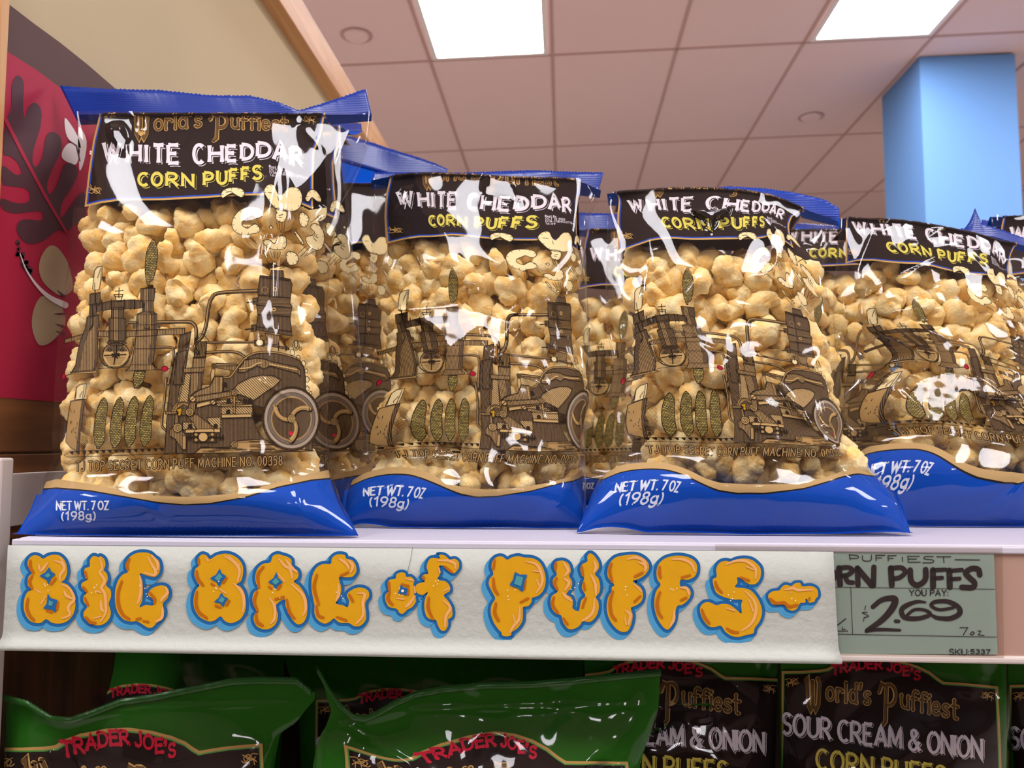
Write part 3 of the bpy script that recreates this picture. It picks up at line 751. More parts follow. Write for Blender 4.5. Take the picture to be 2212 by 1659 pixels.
for li, (ch, t_, outl, holes, inner, shade, hi) in enumerate(LET):
    art = Art(60.); art.stag = True
    sc_ = t_([(1, 0)])[0, 0]-t_([(0, 0)])[0, 0]
    o_ = smooth_closed(t_(outl), 4)
    sh = o_+np.array([-8.5, 9.5]); w_ = 13.5 if ch not in 'of-' else 12
    art.poly('a', sh, M_lb, 0); art.stroke('a', sh, w_+1, M_lb, 0, close=True)
    s2 = o_+np.array([-4, 4.5]); art.stroke('a', s2, w_+1, M_lb, 0, close=True)
    art.stroke('a', o_, w_, M_bl, 1, close=True)
    art.poly('a', o_, M_y, 2)
    for h in holes: art.poly('a', smooth_closed(t_(h), 2), M_bl, 4)
    for h in inner: art.poly('a', t_(h), M_tl, 5)
    for h in hi: art.stroke('a', t_(h), [3, 6.5, 6.5, 3.5], M_pk, 3, 4)
    for s in shade: art.stroke('a', t_(s), [5, 7.5, 5.5], M_o, 3, 4)
    rr = random.Random(li)
    ctr = np.asarray(t_(outl)).mean(0)
    for k in range(4): art.poly('a', ell(ctr[0]+rr.uniform(-12, 6), ctr[1]+rr.uniform(-14, 14), 1.3, None, 7), M_wd, 6)
    if ch == 'o': art.poly('a', ell(*t_([(367, 560)])[0], 3.2, None, 8), M_wd, 6)
    vs = []; fs = []; mi = []; ms = []
    for (vv, ff, m, layer) in art.parts['a']:
        k = len(vs)
        vs += list(on_y(vv, YS-.0005-.00022*layer)); fs += [tuple(i+k for i in q_) for q_ in ff]
        if m not in ms: ms.append(m)
        mi += [ms.index(m)]*len(ff)
    put(link('painted_letter' if ch != '-' else 'painted_dash', vs, fs, ms, None, mi), sg)
# hairline crack and small scuffs on the card
M_crk = mat('sign crack', (80, 76, 70), .7, .2)
art = Art(60.)
art.stroke('a', [(891, 1183), (887, 1208), (880, 1236)], .8, M_crk, 0)
vs = []; fs = []
for (vv, ff, m, layer) in art.parts['a']:
    k = len(vs); vs += list(on_y(vv, YS-.0006)); fs += [tuple(i+k for i in q_) for q_ in ff]
put(link('crack', vs, fs, M_crk), sg)

# ------------------------------------------------------------------ hand written price card in its clear sleeve
M_pc = mat('price card paper', (166, 196, 188), .7, .2, mott=.06, mscale=12)
M_ink = mat('marker ink', (34, 12, 20), .6, .2)
M_ink2 = mat('printed ink', (40, 40, 48), .6, .2)
YC = YF-.0012
pc = thing('price_card', tuple(on_y((1960, 1415), YC)[0]), 'green handwritten price card reading CORN PUFFS 2.69 right of the painted sign', 'price card')
pcv = on_y([(1700, 1189), (2147, 1196), (2155, 1414), (1700, 1411)], YC)
put(link('paper', [*pcv], [(0, 1, 2, 3)], M_pc), pc)
TP = T(1750, 1150, .20886)
art = Art(80.)
def S(p, w, m=M_ink2, sm=0, part='handwriting'): art.stroke(part, TP(p), w, m, 1, sm)
# PUFFIEST
S([(405, 230), (415, 285)], 2); S([(405, 232), (490, 240), (495, 265), (412, 268)], 2, sm=4)
S([(540, 240), (545, 285), (590, 298), (630, 285), (635, 235)], 2, sm=4)
S([(680, 235), (682, 295)], 2); S([(680, 237), (775, 237)], 2); S([(682, 264), (740, 264)], 2)
S([(805, 240), (808, 295)], 2); S([(805, 242), (890, 240)], 2); S([(808, 268), (860, 268)], 2)
S([(955, 255), (958, 300)], 2)
S([(1010, 245), (1015, 308), (1140, 308)], 2); S([(1010, 247), (1130, 247)], 2); S([(1012, 276), (1100, 276)], 2)
S([(1275, 250), (1190, 250), (1185, 275), (1270, 285), (1265, 312), (1165, 315)], 2, sm=4)
S([(1310, 252), (1455, 252)], 2); S([(1380, 252), (1385, 312)], 2); S([(1500, 282), (1755, 285)], 2.2)
S([(236, 236), (240, 270)], 3, M_ink)
# ORN PUFFS (brush)
B = 13
S([(255, 400), (262, 470), (245, 500)], 6, M_ink, 4)
S([(300, 370), (310, 540)], B, M_ink); S([(300, 372), (390, 362), (440, 395), (390, 440), (330, 450)], B*.8, M_ink, 5); S([(360, 450), (390, 510), (440, 520)], B*.8, M_ink, 4)
S([(495, 545), (490, 380)], B*.9, M_ink); S([(490, 372), (640, 550)], B, M_ink); S([(655, 550), (660, 360)], B*.9, M_ink)
S([(835, 370), (845, 545)], B, M_ink); S([(835, 372), (940, 365), (985, 410), (930, 465), (860, 480)], B*.8, M_ink, 5)
S([(1035, 390), (1045, 500), (1100, 545), (1165, 520), (1195, 470), (1195, 385)], B*.95, M_ink, 5)
S([(1270, 390), (1272, 560)], B, M_ink); S([(1275, 392), (1400, 385)], B*.7, M_ink); S([(1275, 475), (1365, 470)], B*.7, M_ink)
S([(1440, 395), (1445, 565)], B, M_ink); S([(1445, 398), (1570, 388)], B*.7, M_ink); S([(1450, 485), (1545, 478)], B*.7, M_ink)
S([(1755, 440), (1740, 385), (1670, 375), (1610, 420), (1650, 470), (1700, 520), (1680, 570), (1570, 568)], B*.95, M_ink, 5)
# rules
S([(235, 566), (1905, 588)], 1.2); S([(420, 570), (440, 1050)], 1.4); S([(265, 1052), (1930, 1083)], 1.4)
text(art, 'printing', 'YOU PAY:', *TP([(1028, 655)])[0], *TP([(1425, 655)])[0], 12.5, 2.4, M_ink2, 1)
# $ 2.69
S([(575, 760), (565, 800)], 1.6, M_ink); S([(560, 880), (550, 920)], 1.6, M_ink); S([(590, 825), (540, 830), (605, 865), (560, 880)], 1.8, M_ink, 4)
S([(650, 770), (740, 700), (850, 680), (880, 710), (840, 800), (740, 910), (590, 1015)], [10, 11, 13, 15, 15, 13, 10], M_ink, 6)
S([(580, 1022), (700, 1005), (930, 1012)], [7, 8, 6], M_ink, 4)
S([(885, 918), (915, 920)], 8, M_ink)
S([(1190, 722), (1100, 718), (990, 760), (945, 810), (980, 880), (1120, 890), (1240, 850), (1190, 805), (1080, 800), (1010, 850)], [5, 8, 11, 11, 11, 10, 9, 7, 7, 7], M_ink, 6)
S([(1480, 780), (1340, 800), (1255, 760), (1290, 720), (1420, 715), (1530, 770), (1545, 840), (1450, 890), (1320, 885), (1265, 860)], [7, 7, 8, 9, 10, 11, 12, 11, 9, 7], M_ink, 6)
S([(1550, 985), (1630, 985), (1585, 1060)], 2, M_ink); S([(1680, 1025), (1655, 1050), (1680, 1062), (1700, 1040), (1680, 1025)], 1.8, M_ink); S([(1735, 1020), (1765, 1020), (1740, 1060), (1800, 1065)], 1.8, M_ink)
S([(265, 975), (368, 893)], 2.4, M_ink); S([(268, 1018), (320, 1022)], 1.8, M_ink); S([(335, 980), (330, 1025), (365, 1020), (360, 1000), (335, 1005)], 1.6, M_ink); S([(378, 1020), (386, 1022)], 2.4, M_ink)
text(art, 'stock_number', 'SKU:', *TP([(1440, 1265)])[0], *TP([(1640, 1268)])[0], 12, 2.2, M_ink2, 1)
text(art, 'stock_number', '5337', *TP([(1662, 1255)])[0], *TP([(1860, 1258)])[0], 9, 2.2, M_ink2, 1)
for nm, prts in art.parts.items():
    vs = []; fs = []; mi = []; ms = []
    for (vv, ff, m, layer) in prts:
        k = len(vs); vs += list(on_y(vv, YC-.0003)); fs += [tuple(i+k for i in q_) for q_ in ff]
        if m not in ms: ms.append(m)
        mi += [ms.index(m)]*len(ff)
    put(link(nm, vs, fs, ms, None, mi), pc)
M_sleeve = clear_mat('sleeve plastic', .04, .08, (246, 243, 240), .1, 40, .015)
sl = on_y([(1545, 1176), (2165, 1182), (2168, 1421), (1545, 1412)], YF-.0036)
o = link('price_sleeve', [*sl], [(0, 1, 2, 3)], M_sleeve)
md = o.modifiers.new('thick', 'SOLIDIFY'); md.thickness = .0004
local(o, sl[3]); tag(o, 'clear plastic sleeve over the green price card on the shelf edge', 'price sleeve')
# ------------------------------------------------------------------ the printed design of the blue bags (drawn once, flat)
M_black = mat('label black', (38, 29, 27), .7, .04)
M_gold = mat('label gold', (198, 158, 92), .7, .04)
M_gold2 = mat('label dark gold', (104, 78, 46), .7, .04)
M_lblue = mat('label blue line', (32, 74, 176), .7, .04)
M_tw = mat('label white', (228, 222, 230), .7, .04)
M_ty = mat('label yellow', (216, 204, 92), .7, .04)
M_tred = mat('label red', (206, 36, 62), .7, .04)
M_blue = mat('bag blue', (4, 72, 178), .7, .04)
M_tan = mat('bag tan', (186, 156, 106), .7, .04)
M_bkl = mat('bag black line', (30, 28, 26), .7, .04)
M_wt = mat('weight white', (216, 226, 242), .7, .04)
M_inkb = mat('engraving ink', (44, 32, 20), .7, .04)
M_cream_p = mat('engraving cream', (240, 222, 168), .7, .04)
M_tint = mat('engraving tint', (180, 146, 92), .7, .04)
M_tint2 = mat('engraving light tint', (206, 172, 112), .7, .04)
M_grey = mat('engraving grey', (176, 160, 140), .7, .04)
M_hv = hatch_mat('hatch upright', (170, 138, 88), (56, 42, 26), 0, 3.4, .42)
M_hd = hatch_mat('hatch dark', (126, 100, 64), (44, 32, 20), 0, 3.0, .62)
M_hh = hatch_mat('hatch level', (140, 112, 70), (48, 36, 22), PI/2, 3.0, .55)
M_hg = hatch_mat('hatch slant', (206, 174, 116), (70, 52, 30), PI/4, 4.2, .34)
M_kern = kernel_mat('corn kernels')
M_rd = mat('print red', (176, 24, 52), .7, .04)
M_mus = mat('print mustard', (206, 156, 30), .7, .04)

T1, T2, T3, T4, T5 = T(110, 560, .16275), T(110, 790, .14464), T(340, 720, .17179), T(420, 400, .2290), T(170, 220, .24864)
def draw_label(a, right='WHITE CHEDDAR'):
    L = 'label'
    lab = np.array([(208, 150), (210, 231), (203, 262), (193, 302), (183, 369), (174, 446), (210, 437), (252, 431), (344, 430), (443, 425), (520, 420), (578, 419), (622, 428), (677, 450), (676, 374), (678, 324), (692, 290), (703, 235), (704, 150)], float)
    a.ring(L, lab, 4.4, M_gold, 1); a.ring(L, inset(lab, 4.2), 3.0, M_lblue, 1.5); a.poly(L, inset(lab, 6.8), M_black, 1, L=7)
    # corner scrolls
    for (cx, cy, sx, sy) in ((232, 243, 1, 1), (197, 410, 1, -1), (668, 254, -1, 1)):
        for pts in ([(-12, 8), (-4, 2), (6, 6), (12, -2), (4, -6), (-2, -2)], [(-14, -4), (-4, -6), (2, 0), (10, 6), (16, 2)], [(-8, 12), (-6, 4), (0, 0), (2, 10)], [(0, 0), (14, -7)], [(-10, 0), (-2, 4), (8, -2)]):
            a.stroke('ornament', [(cx+sx*x, cy+sy*y) for x, y in pts], 1.5, M_gold, 4, 4)
    # brand line in outlined gold
    W = 'title'
    for (w, m, ly, dx, dy) in ((9.5, M_gold, 4, 0, 0), (6.2, M_black, 5, .3, -.3), (4.8, M_gold2, 6, .3, -.3)):
        glyph(a, W, 'W!', 281, 325, 241, 298, w, m, ly, dx=dx, dy=dy)
        glyph(a, W, 'P!', 452, 492, 243, 288, w, m, ly, dx=dx, dy=dy)
    for (w, m, ly) in ((6.4, M_gold, 4), (3.6, M_black, 5), (2.4, M_gold2, 6)):
        text(a, W, "orld's", 331, 279, 432, 271, 34, w, m, ly, gap=.26, flare=.3)
        text(a, W, "uffiest", 498, 274, 618, 280, 32, w, m, ly, gap=.24, flare=.3)
    bx = {'W': (180, 360, 335, 500), 'H': (400, 545, 355, 527), 'I': (545, 610, 355, 530), 'T': (620, 740, 355, 535), 'E': (750, 880, 355, 535)}
    l1 = [('W', 180, 352, 337, 505), ('H', 395, 535, 352, 522), ('I', 555, 595, 354, 528), ('T', 622, 740, 355, 532), ('E', 752, 872, 355, 535), ('C', 975, 1088, 352, 535), ('H', 1112, 1250, 358, 526), ('E', 1262, 1372, 364, 515), ('D', 1392, 1516, 352, 498), ('D', 1532, 1668, 338, 475), ('A', 1672, 1806, 335, 500), ('R', 1820, 1945, 378, 545)]
    l2 = [('C', 495, 602, 603, 728), ('O', 612, 722, 602, 728), ('R', 742, 862, 603, 732), ('N', 880, 995, 608, 735), ('P', 1068, 1166, 598, 725), ('U', 1184, 1284, 580, 712), ('F', 1294, 1378, 570, 697), ('F', 1398, 1480, 556, 682), ('S', 1492, 1588, 540, 670)]
    for (seq, m, w) in ((l1, M_tw, 7.2), (l2, M_ty, 6.0)):
        nm = 'flavour_text' if m is M_tw else 'product_text'
        for (ch, x0, x1, yt, yb) in seq:
            (p0, p1) = T5([(x0, yt), (x1, yb)])
            args = (nm, ch, p0[0], p1[0], p0[1]+w*.4, p1[1]-w*.4)
            glyph(a, *args, w, m, 3, flare=.35, dx=3.4, dy=3.2, cap=False)
            glyph(a, *args, w-1.9, M_black, 4, flare=.35, dx=3.0, dy=2.8, cap=False)
            glyph(a, *args, w+1.4, M_black, 5, flare=.35, cap=False)
            glyph(a, *args, w, m, 6, flare=.35, cap=False)
    for i, (s, ln) in enumerate((('Best By', 26), ('OCT 18 2026', 50), ('N18-118HNV0778-4', 84), ('16:49', 22))):
        x, y = 579+i*.6, 359+i*6.2
        text(a, 'date_text', s.replace('B', 'B').replace('V', 'V'), x, y, x+ln, y+ln*.16, 4.6, .9, M_tw, 3, gap=.3)

def draw_engraving(a):
    E = 'engraving'
    ln = lambda p, w=1.1, sm=0, ly=6, m=M_inkb, close=False: a.stroke(E, p, w, m, ly, sm, close)
    def shp(p, m, ly=3, sm=0, w=1.2):
        a.poly(E, p, m, ly, sm)
        if w: a.stroke(E, p, w, M_inkb, ly+2, sm, True)
    # left column
    shp(T1([(540,140),(575,95),(655,80),(640,260),(605,395),(545,410),(515,385)]), M_cream_p); ln(T1([(630, 110), (600, 190), (585, 240)]), 1); ln(T1([(545, 300), (545, 390)]), 1); ln(T1([(640, 95), (615, 380)]), .9); ln(T1([(555, 400), (550, 560)]), 2.2)
    shp(T1([(478,455),(625,430),(612,600),(465,600)]), M_hd)
    shp(T1([(475,600),(575,570),(572,700),(590,740),(465,760)]), M_hd)
    shp(T1([(440,760),(605,730),(608,860),(575,950),(592,1010),(590,1150),(595,1280),(570,1400),(545,1480),(225,1505),(285,1400),(310,1250),(330,1150),(370,1020),(410,930),(430,850)]), M_hv, 3)
    a.poly(E, T1([(440,760),(505,750),(500,880),(450,1000),(400,1120),(370,1260),(330,1480),(225,1505),(285,1400),(310,1250),(330,1150),(370,1020),(410,930),(430,850)]), M_hd, 4)
    a.poly(E, T1([(560,740),(605,730),(608,860),(575,950),(592,1010),(590,1150),(595,1280),(570,1400),(545,1480),(515,1480),(550,1300),(555,1100)]), M_hd, 4)
    ln(T1([(510, 600), (520, 760), (520, 860), (480, 930)]), 2.4, 4)
    shp(T1([(215,1495),(560,1465),(600,1505),(230,1522)]), M_tint, 5)
    # pipe bridge and middle cylinder with globe
    shp(T1([(560,590),(760,548),(930,535),(1080,530),(1190,540),(1215,590),(1205,640),(1080,650),(930,652),(760,662),(570,690)]), M_hd, 3)
    for x in (650, 775, 950, 1040, 1090): ln(T1([(x, 530), (x, 665)]), 2)
    for p in ([(882, 372), (878, 500)], [(828, 418), (938, 408)], [(812, 462), (934, 460)], [(815, 465), (832, 500)], [(932, 462), (915, 520)]): ln(T1(p), 2)
    shp(T1([(830,490),(925,485),(912,545),(845,548)]), M_cream_p, 5)
    shp(T1([(775,640),(940,625),(940,775),(970,780),(962,1085),(925,1110),(790,1110),(742,1080),(740,780),(775,770)]), M_hd, 3)
    a.poly(E, T1([(805, 650), (870, 645), (870, 1105), (805, 1105)]), M_hv, 4)
    ln(T1([(740, 945), (968, 940)]), 1); ln(T1([(775, 770), (942, 775)]), 1)
    for off, w in ((0, 1.8), (18, 1.2)):
        ln(T1([(622+off, 1050), (617+off, 1280), (655+off*.8, 1375), (760, 1438-off), (900, 1428-off), (1015-off, 1320), (1072-off, 1150), (1082-off, 1040)]), w, 5)
    shp(T1(ell(840, 1270, 182, 172, 28)), M_tint2, 4, 0, 1.8)
    a.poly(E, T1(np.vstack([arc(840, 1270, 165, 155, 200, 340, 12)])), M_hd, 5)
    ln(T1([(680, 1272), (975, 1258)]), 2.2); ln(T1([(850, 1130), (838, 1250), (810, 1392)]), 2.2)
    for k in range(8):
        c, s_ = math.cos(k*PI/4+.3), math.sin(k*PI/4+.3); ln(T1([(835, 1265), (835+52*c, 1265+48*s_)]), 2.6)
    for k in range(5): ln(T1([(700+k*14, 1300+k*22), (970-k*16, 1296+k*22)]), .7)
    for c in ((755, 1200), (920, 1200)): a.stroke(E, T1(ell(*c, 20, None, 10)), 1, M_inkb, 6, 0, True)
    shp(T1([(720, 1110), (742, 1075), (962, 1080), (985, 1115), (930, 1135), (770, 1135)]), M_hd, 5)
    # right column
    shp(T1([(1170,380),(1365,375),(1350,540),(1338,560),(1340,690),(1385,720),(1388,920),(1380,1020),(1370,1100),(1340,1330),(1322,1390),(1368,1440),(1350,1465),(955,1480),(1000,1450),(1040,1380),(1075,1220),(1100,1040),(1115,930),(1120,720),(1195,690),(1200,560),(1168,540)]), M_hv, 3)
    a.poly(E, T1([(1275,380),(1365,375),(1350,540),(1338,560),(1340,690),(1385,720),(1388,920),(1370,1100),(1322,1390),(1265,1390),(1300,1100),(1315,730),(1260,690),(1270,545)]), M_hd, 4)
    a.poly(E, T1([(1170,380),(1210,380),(1205,540),(1168,540)]), M_hd, 4); a.poly(E, T1([(1195, 560), (1230, 560), (1225, 690), (1195, 690)]), M_hd, 4)
    for y, x0, x1 in ((540, 1168, 1352), (690, 1195, 1340), (720, 1120, 1386), (860, 1118, 1388), (1180, 1080, 1362), (1390, 1035, 1325)): ln(T1([(x0, y), (x1, y)]), 1)
    ln(T1([(1250, 720), (1245, 910)]), .8); ln(T1([(1270, 720), (1268, 910)]), .8); ln(T1([(1225, 890), (1225, 915), (1285, 915), (1285, 890)]), 1.6)
    # level bar, links, pipes
    shp(T1([(968,945),(1380,925),(1762,905),(1752,990),(1380,1005),(968,1028)]), M_hv, 2)
    shp(T1([(590,945),(742,945),(742,1025),(585,1022)]), M_hv, 2)
    for (p, w) in ((T1([(970, 835), (1120, 835)]), 6), (T1([(1390, 830), (1780, 825), (1872, 852), (1908, 930), (1905, 1100), (1888, 1180), (1935, 1240)]), 8.2),
                   (T1([(1365, 1165), (1560, 1165), (1605, 1205), (1600, 1320), (1570, 1500), (1535, 1659)]), 6.2),
                   (T3([(92, 560), (70, 830), (45, 1000), (38, 1160), (85, 1220)]), 6.2),
                   (T4([(585, 990), (230, 1010), (150, 1060), (120, 1150), (95, 1320), (60, 1420), (20, 1465)]), 8.6),
                   (T3([(600, 110), (1215, 105)]), 6), (T3([(595, 240), (850, 225), (1000, 242), (1110, 318)]), 7)):
        a.stroke(E, p, w, M_inkb, 3, 5); a.stroke(E, p, w*.62, M_hd, 4, 5); a.stroke(E, p+np.array([-.8, -.9]), w*.22, M_tint, 5, 5)
    for c in ((985, 835), (1090, 880), (625, 880), (1415, 880)): a.poly(E, T1(ell(*c, 22, 40, 10)), M_hd, 5)
    shp(T1([(385,985),(135,1058),(130,1115),(372,1050)]), M_hv, 2)
    ln(T1([(590, 1452), (1005, 1425)]), 1.1)
    for (p, q, w) in ((T1([(150, 1542), (232, 1520)]), ell(*T1([(127, 1552)])[0], 4, 6.8, 14), 1.6), (T1([(1350, 1458), (1450, 1460)]), ell(*T1([(1492, 1450)])[0], 7.4, 6.2, 14), 1.6)):
        ln(p, w); a.poly('red_knob', q, M_rd, 5); a.stroke('red_knob', q, 1, M_inkb, 6, 0, True)
    ln(T1([(1530, 1450), (1565, 1450)]), 1.2)
    # uprights and coupling
    shp(T1([(1695,1000),(1842,950),(1790,1310),(1740,1659),(1600,1659),(1650,1310)]), M_hd, 2, 0, 1.4)
    shp(T3([(215,240),(365,200),(300,430),(282,600),(222,900),(218,1500),(66,1515),(108,900),(150,560)]), M_hd, 2, 0, 1.2)
    shp(T3([(320,500),(402,490),(365,862),(248,872)]), M_hg, 3)
    shp(T3([(430,300),(592,285),(572,430),(560,480),(540,690),(380,790),(402,500),(312,490),(312,435),(420,430)]), M_hv, 3)
    a.poly(E, T3([(500,480),(560,480),(540,690),(480,725)]), M_hd, 4); a.poly(E, T3([(312,435),(572,425),(560,482),(312,492)]), M_hv, 5); ln(T3([(312, 435), (572, 425)]), 1.2); ln(T3([(312, 492), (560, 482)]), 1.2)
    shp(T3([(460,100),(606,95),(595,300),(440,305)]), M_tint, 3)
    for k in range(8): ln(T3([(470+k*18, 100), (452+k*19, 300)]), 1.7)
    ln(T3([(470, 100), (520, 0), (555, 0), (640, 100)]), 1.4)
    # valve by the boiler
    shp(T3([(1205,80),(1335,85),(1330,160),(1210,155)]), M_hd, 4); a.poly(E, T3(ell(1272, 112, 42, 38, 14)), M_cream_p, 6)
    ln(T3([(1240, 30), (1310, 28)]), 2); ln(T3([(1275, 28), (1275, 80)]), 2)
    a.stroke(E, T3([(1335, 130), (1640, 190)]), 6.5, M_hd, 4); ln(T3([(1520, 120), (1512, 215)]), 2.2); ln(T3([(1620, 160), (1612, 215)]), 3)
    # boiler
    boil = T4([(610,845),(900,880),(920,930),(897,1110),(920,1140),(900,1250),(920,1420),(570,1360),(590,1220),(575,1120),(592,1050),(585,1000)])
    shp(boil, M_hd, 3, 0, 1.6)
    a.poly(E, T4([(600,1040),(900,1065),(897,1110),(920,1140),(905,1220),(588,1215),(576,1125)]), M_hh, 4)
    for p in ([(590,1030),(905,1060)], [(580,1128),(910,1150)], [(586,1216),(903,1235)], [(572,1330),(912,1375)], [(710,870),(690,1365)], [(605, 862), (895, 895)]): ln(T4(p), 1.6)
    shp(T4([(715,795),(832,800),(842,870),(700,850)]), M_hd, 5)
    for c in ((755, 975), (743, 1168)): a.poly(E, T4(ell(*c, 20, None, 12)), M_tint2, 7); a.poly(E, T4(ell(*c, 9, None, 8)), M_inkb, 8)
    a.stroke(E, T4(ell(657, 985, 30, None, 14)), 1, M_tint, 6, 0, True)
    for (x, y) in ((560, 1095), (545, 1350)): shp(T4([(x-20, y-35), (x+30, y-40), (x+30, y+25), (x-20, y+25)]), M_hd, 5); ln(T4([(x-75, y+8), (x, y)]), 3)
    shp(T4([(655,1390),(800,1415),(782,1500),(690,1500)]), M_hv, 2)
    # main body
    body = T3([(815,560),(900,545),(960,470),(1010,400),(1080,320),(1180,260),(1320,235),(1500,245),(1650,280),(1790,330),(1850,420),(1872,560),(1875,900),(1600,1000),(1190,900),(1180,860),(1000,830),(950,700),(810,730)])
    shp(body, M_hd, 2, 0, 1.6)
    a.stroke(E, T3([(815,552),(900,537),(960,462),(1010,392),(1080,312),(1180,252),(1320,228),(1500,238),(1650,272),(1795,322)]), 3.2, M_tint, 5, 3); ln(T3([(815,545),(895,530),(955,455),(1005,384),(1075,304),(1178,244),(1320,220),(1500,230),(1650,265),(1800,316)]), 1, 3)
    shp(T3([(920,720),(1000,630),(1150,550),(1300,520),(1450,530),(1550,580),(1480,650),(1300,770),(1200,840),(1090,790),(1000,760)]), M_hg, 3, 0, 1.8)
    shp(T3([(1075,330),(1240,305),(1350,320),(1420,350),(1760,422),(1805,470),(1800,540),(1770,500),(1400,408),(1330,445),(1250,405),(1160,445),(1080,485),(1000,485),(1010,430),(1060,380)]), M_hv, 3, 0, 1.6)
    ln(T3([(1020, 440), (1150, 425), (1240, 375), (1300, 370)]), 2.6, 4, 6, M_tint2); ln(T3([(1400, 385), (1760, 455)]), 2.6, 0, 6, M_tint2)
    def screw(c, r, ly=6):
        a.poly(E, T3(ell(*c, r, None, 16)), M_tint2, ly); a.stroke(E, T3(ell(*c, r, None, 16)), 1.5, M_inkb, ly+1, 0, True); ln(T3([(c[0]-r*.6, c[1]+r*.55), (c[0]+r*.6, c[1]-r*.55)]), 1.4, 0, ly+1)
    def ring(c, r, ly=6):
        a.poly(E, T3(ell(*c, r, None, 16)), M_tint2, ly)
        for q in (r, r*.62, r*.3): a.stroke(E, T3(ell(*c, q, None, 14)), 1.2, M_inkb, ly+1, 0, True)
    shp(T3([(720,380),(1000,385),(960,470),(720,430)]), M_hv, 3); shp(T3([(720, 372), (985, 382), (1000, 400), (720, 402)]), M_tint2, 4)
    shp(T3([(668,430),(710,430),(702,540),(655,640),(655,500)]), M_tint2, 3); ring((692, 405), 32)
    shp(T3([(700,535),(802,535),(795,740),(480,790),(400,792),(450,732),(640,660),(680,570)]), M_hv, 3, 0, 1.5)
    shp(T3([(770, 540), (815, 540), (805, 735), (770, 740)]), M_tint, 5)
    shp(T3([(395,800),(900,722),(945,780),(480,862),(400,852)]), M_hv, 5, 0, 1.5); screw((430, 822), 38, 8); ring((960, 742), 42, 8)
    # lower block
    shp(T3([(235,890),(600,880),(780,872),(1190,862),(1190,1080),(1240,1220),(1325,1330),(1005,1345),(900,1430),(520,1440),(440,1508),(330,1515),(215,1510),(225,1100)]), M_hd, 2, 0, 1.2)
    shp(T3([(600,1060),(780,1050),(780,1240),(700,1240)]), M_hg, 3); shp(T3([(300,1110),(430,1120),(480,1210),(300,1210)]), M_hg, 3)
    shp(T3([(640,870),(900,812),(1050,850),(1180,850),(1180,890),(740,915),(730,880)]), M_hg, 3)
    shp(T3([(782,892),(1182,888),(1180,1062),(792,1062)]), M_hg, 3)
    shp(T3([(782,890),(1182,885),(1182,915),(782,922)]), M_tint2, 5)
    shp(T3([(780,1018),(1172,1008),(1172,1052),(792,1062)]), M_tint2, 5)
    shp(T3([(940, 780), (970, 780), (966, 1010), (942, 1010)]), M_tint, 7)
    for c in ((880, 850), (875, 985), (1090, 850), (1150, 852), (835, 640), (395, 1165), (715, 1165)): a.poly(E, T3([(c[0]-22, c[1]-28), (c[0]+22, c[1]-28), (c[0]+30, c[1]+28), (c[0]-30, c[1]+28)]), M_inkb, 6)
    shp(T3([(480,882),(700,832),(712,872),(480,935)]), M_tint2, 5); screw((688, 865), 32, 8)
    shp(T3([(390, 860), (470, 860), (450, 1000), (370, 985)]), M_hv, 5)
    shp(T3([(350,1030),(470,1010),(560,1080),(690,1180),(700,1240),(440,1245),(470,1190),(430,1120)]), M_hv, 3)
    ring((392, 988), 50, 8); ring((318, 985), 38, 7)
    shp(T3([(215, 955), (285, 935), (300, 970), (270, 1040), (235, 1030), (250, 990)]), M_mus, 6)
    a.stroke(E, T3([(190, 970), (240, 900), (310, 870), (370, 890)]), 8, M_tint, 4, 4); ln(T3([(190, 960), (240, 885), (310, 855), (380, 880)]), 1.2, 4)
    shp(T3([(80, 975), (235, 980), (235, 1015), (80, 1015)]), M_hv, 4); ln(T3([(90, 870), (150, 890), (185, 960)]), 1, 4)
    shp(T3([(340,1202),(775,1196),(775,1246),(330,1252)]), M_tint2, 5)
    shp(T3([(208,1010),(242,1010),(250,1150),(300,1230),(350,1290),(350,1462),(300,1465),(210,1330),(140,1290),(135,1220),(200,1150)]), M_hv, 5, 0, 1.4)
    shp(T3([(300, 1285), (345, 1285), (345, 1460), (300, 1462)]), M_tint, 7); ring((240, 1185), 56, 8)
    a.stroke(E, T3([(360, 1305), (815, 1310)]), 3, M_inkb, 5)
    for x in (375, 400, 440, 470, 660, 690, 720, 770, 805): a.stroke(E, T3([(x, 1268), (x, 1348)]), 3, M_inkb, 6, cap=False)
    for x, y in ((470, 1272), (470, 1340), (675, 1272), (675, 1340)): a.poly(E, T3(ell(x, y, 20, None, 10)), M_tint, 7)
    a.poly(E, T3(ell(560, 1302, 60, None, 18)), M_tint2, 7); a.stroke(E, T3(ell(560, 1302, 60, None, 18)), 1.6, M_inkb, 8, 0, True)
    ln(T3([(430, 1368), (730, 1368)]), 2); ln(T3([(730, 1310), (730, 1368)]), 2)
    # base
    shp(T3([(445,1510),(525,1442),(900,1435),(1005,1348),(1340,1330),(1500,1430),(1905,1465),(2000,1482)]), M_tint, 3)
    rr = random.Random(5)
    for k in range(34):
        y = rr.uniform(1350, 1490); x = rr.uniform(1000 if y < 1430 else 520, 1500); ln(T3([(x, y), (x+rr.uniform(60, 260), y+rr.uniform(-6, 8))]), rr.uniform(.7, 1.6))
    ring((955, 1395), 42, 7); ln(T3([(60, 1520), (1000, 1500), (2012, 1478)]), 1.5)
    shp(T3([(1872,1400),(1962,1330),(1968,1478),(1872,1480)]), M_hd, 3)
    # kosher mark and popping trail
    a.stroke(E, T3(ell(1742, 145, 42, 62, 20)), 1.6, M_inkb, 5, 0, True); a.stroke(E, T3([(1722, 105), (1722, 160), (1745, 185), (1765, 150), (1762, 105)]), 1.8, M_inkb, 5, 3)
    a.stroke(E, T3([(1790, 165), (1812, 170), (1815, 205), (1792, 210)]), 1.2, M_inkb, 5, 0, True)
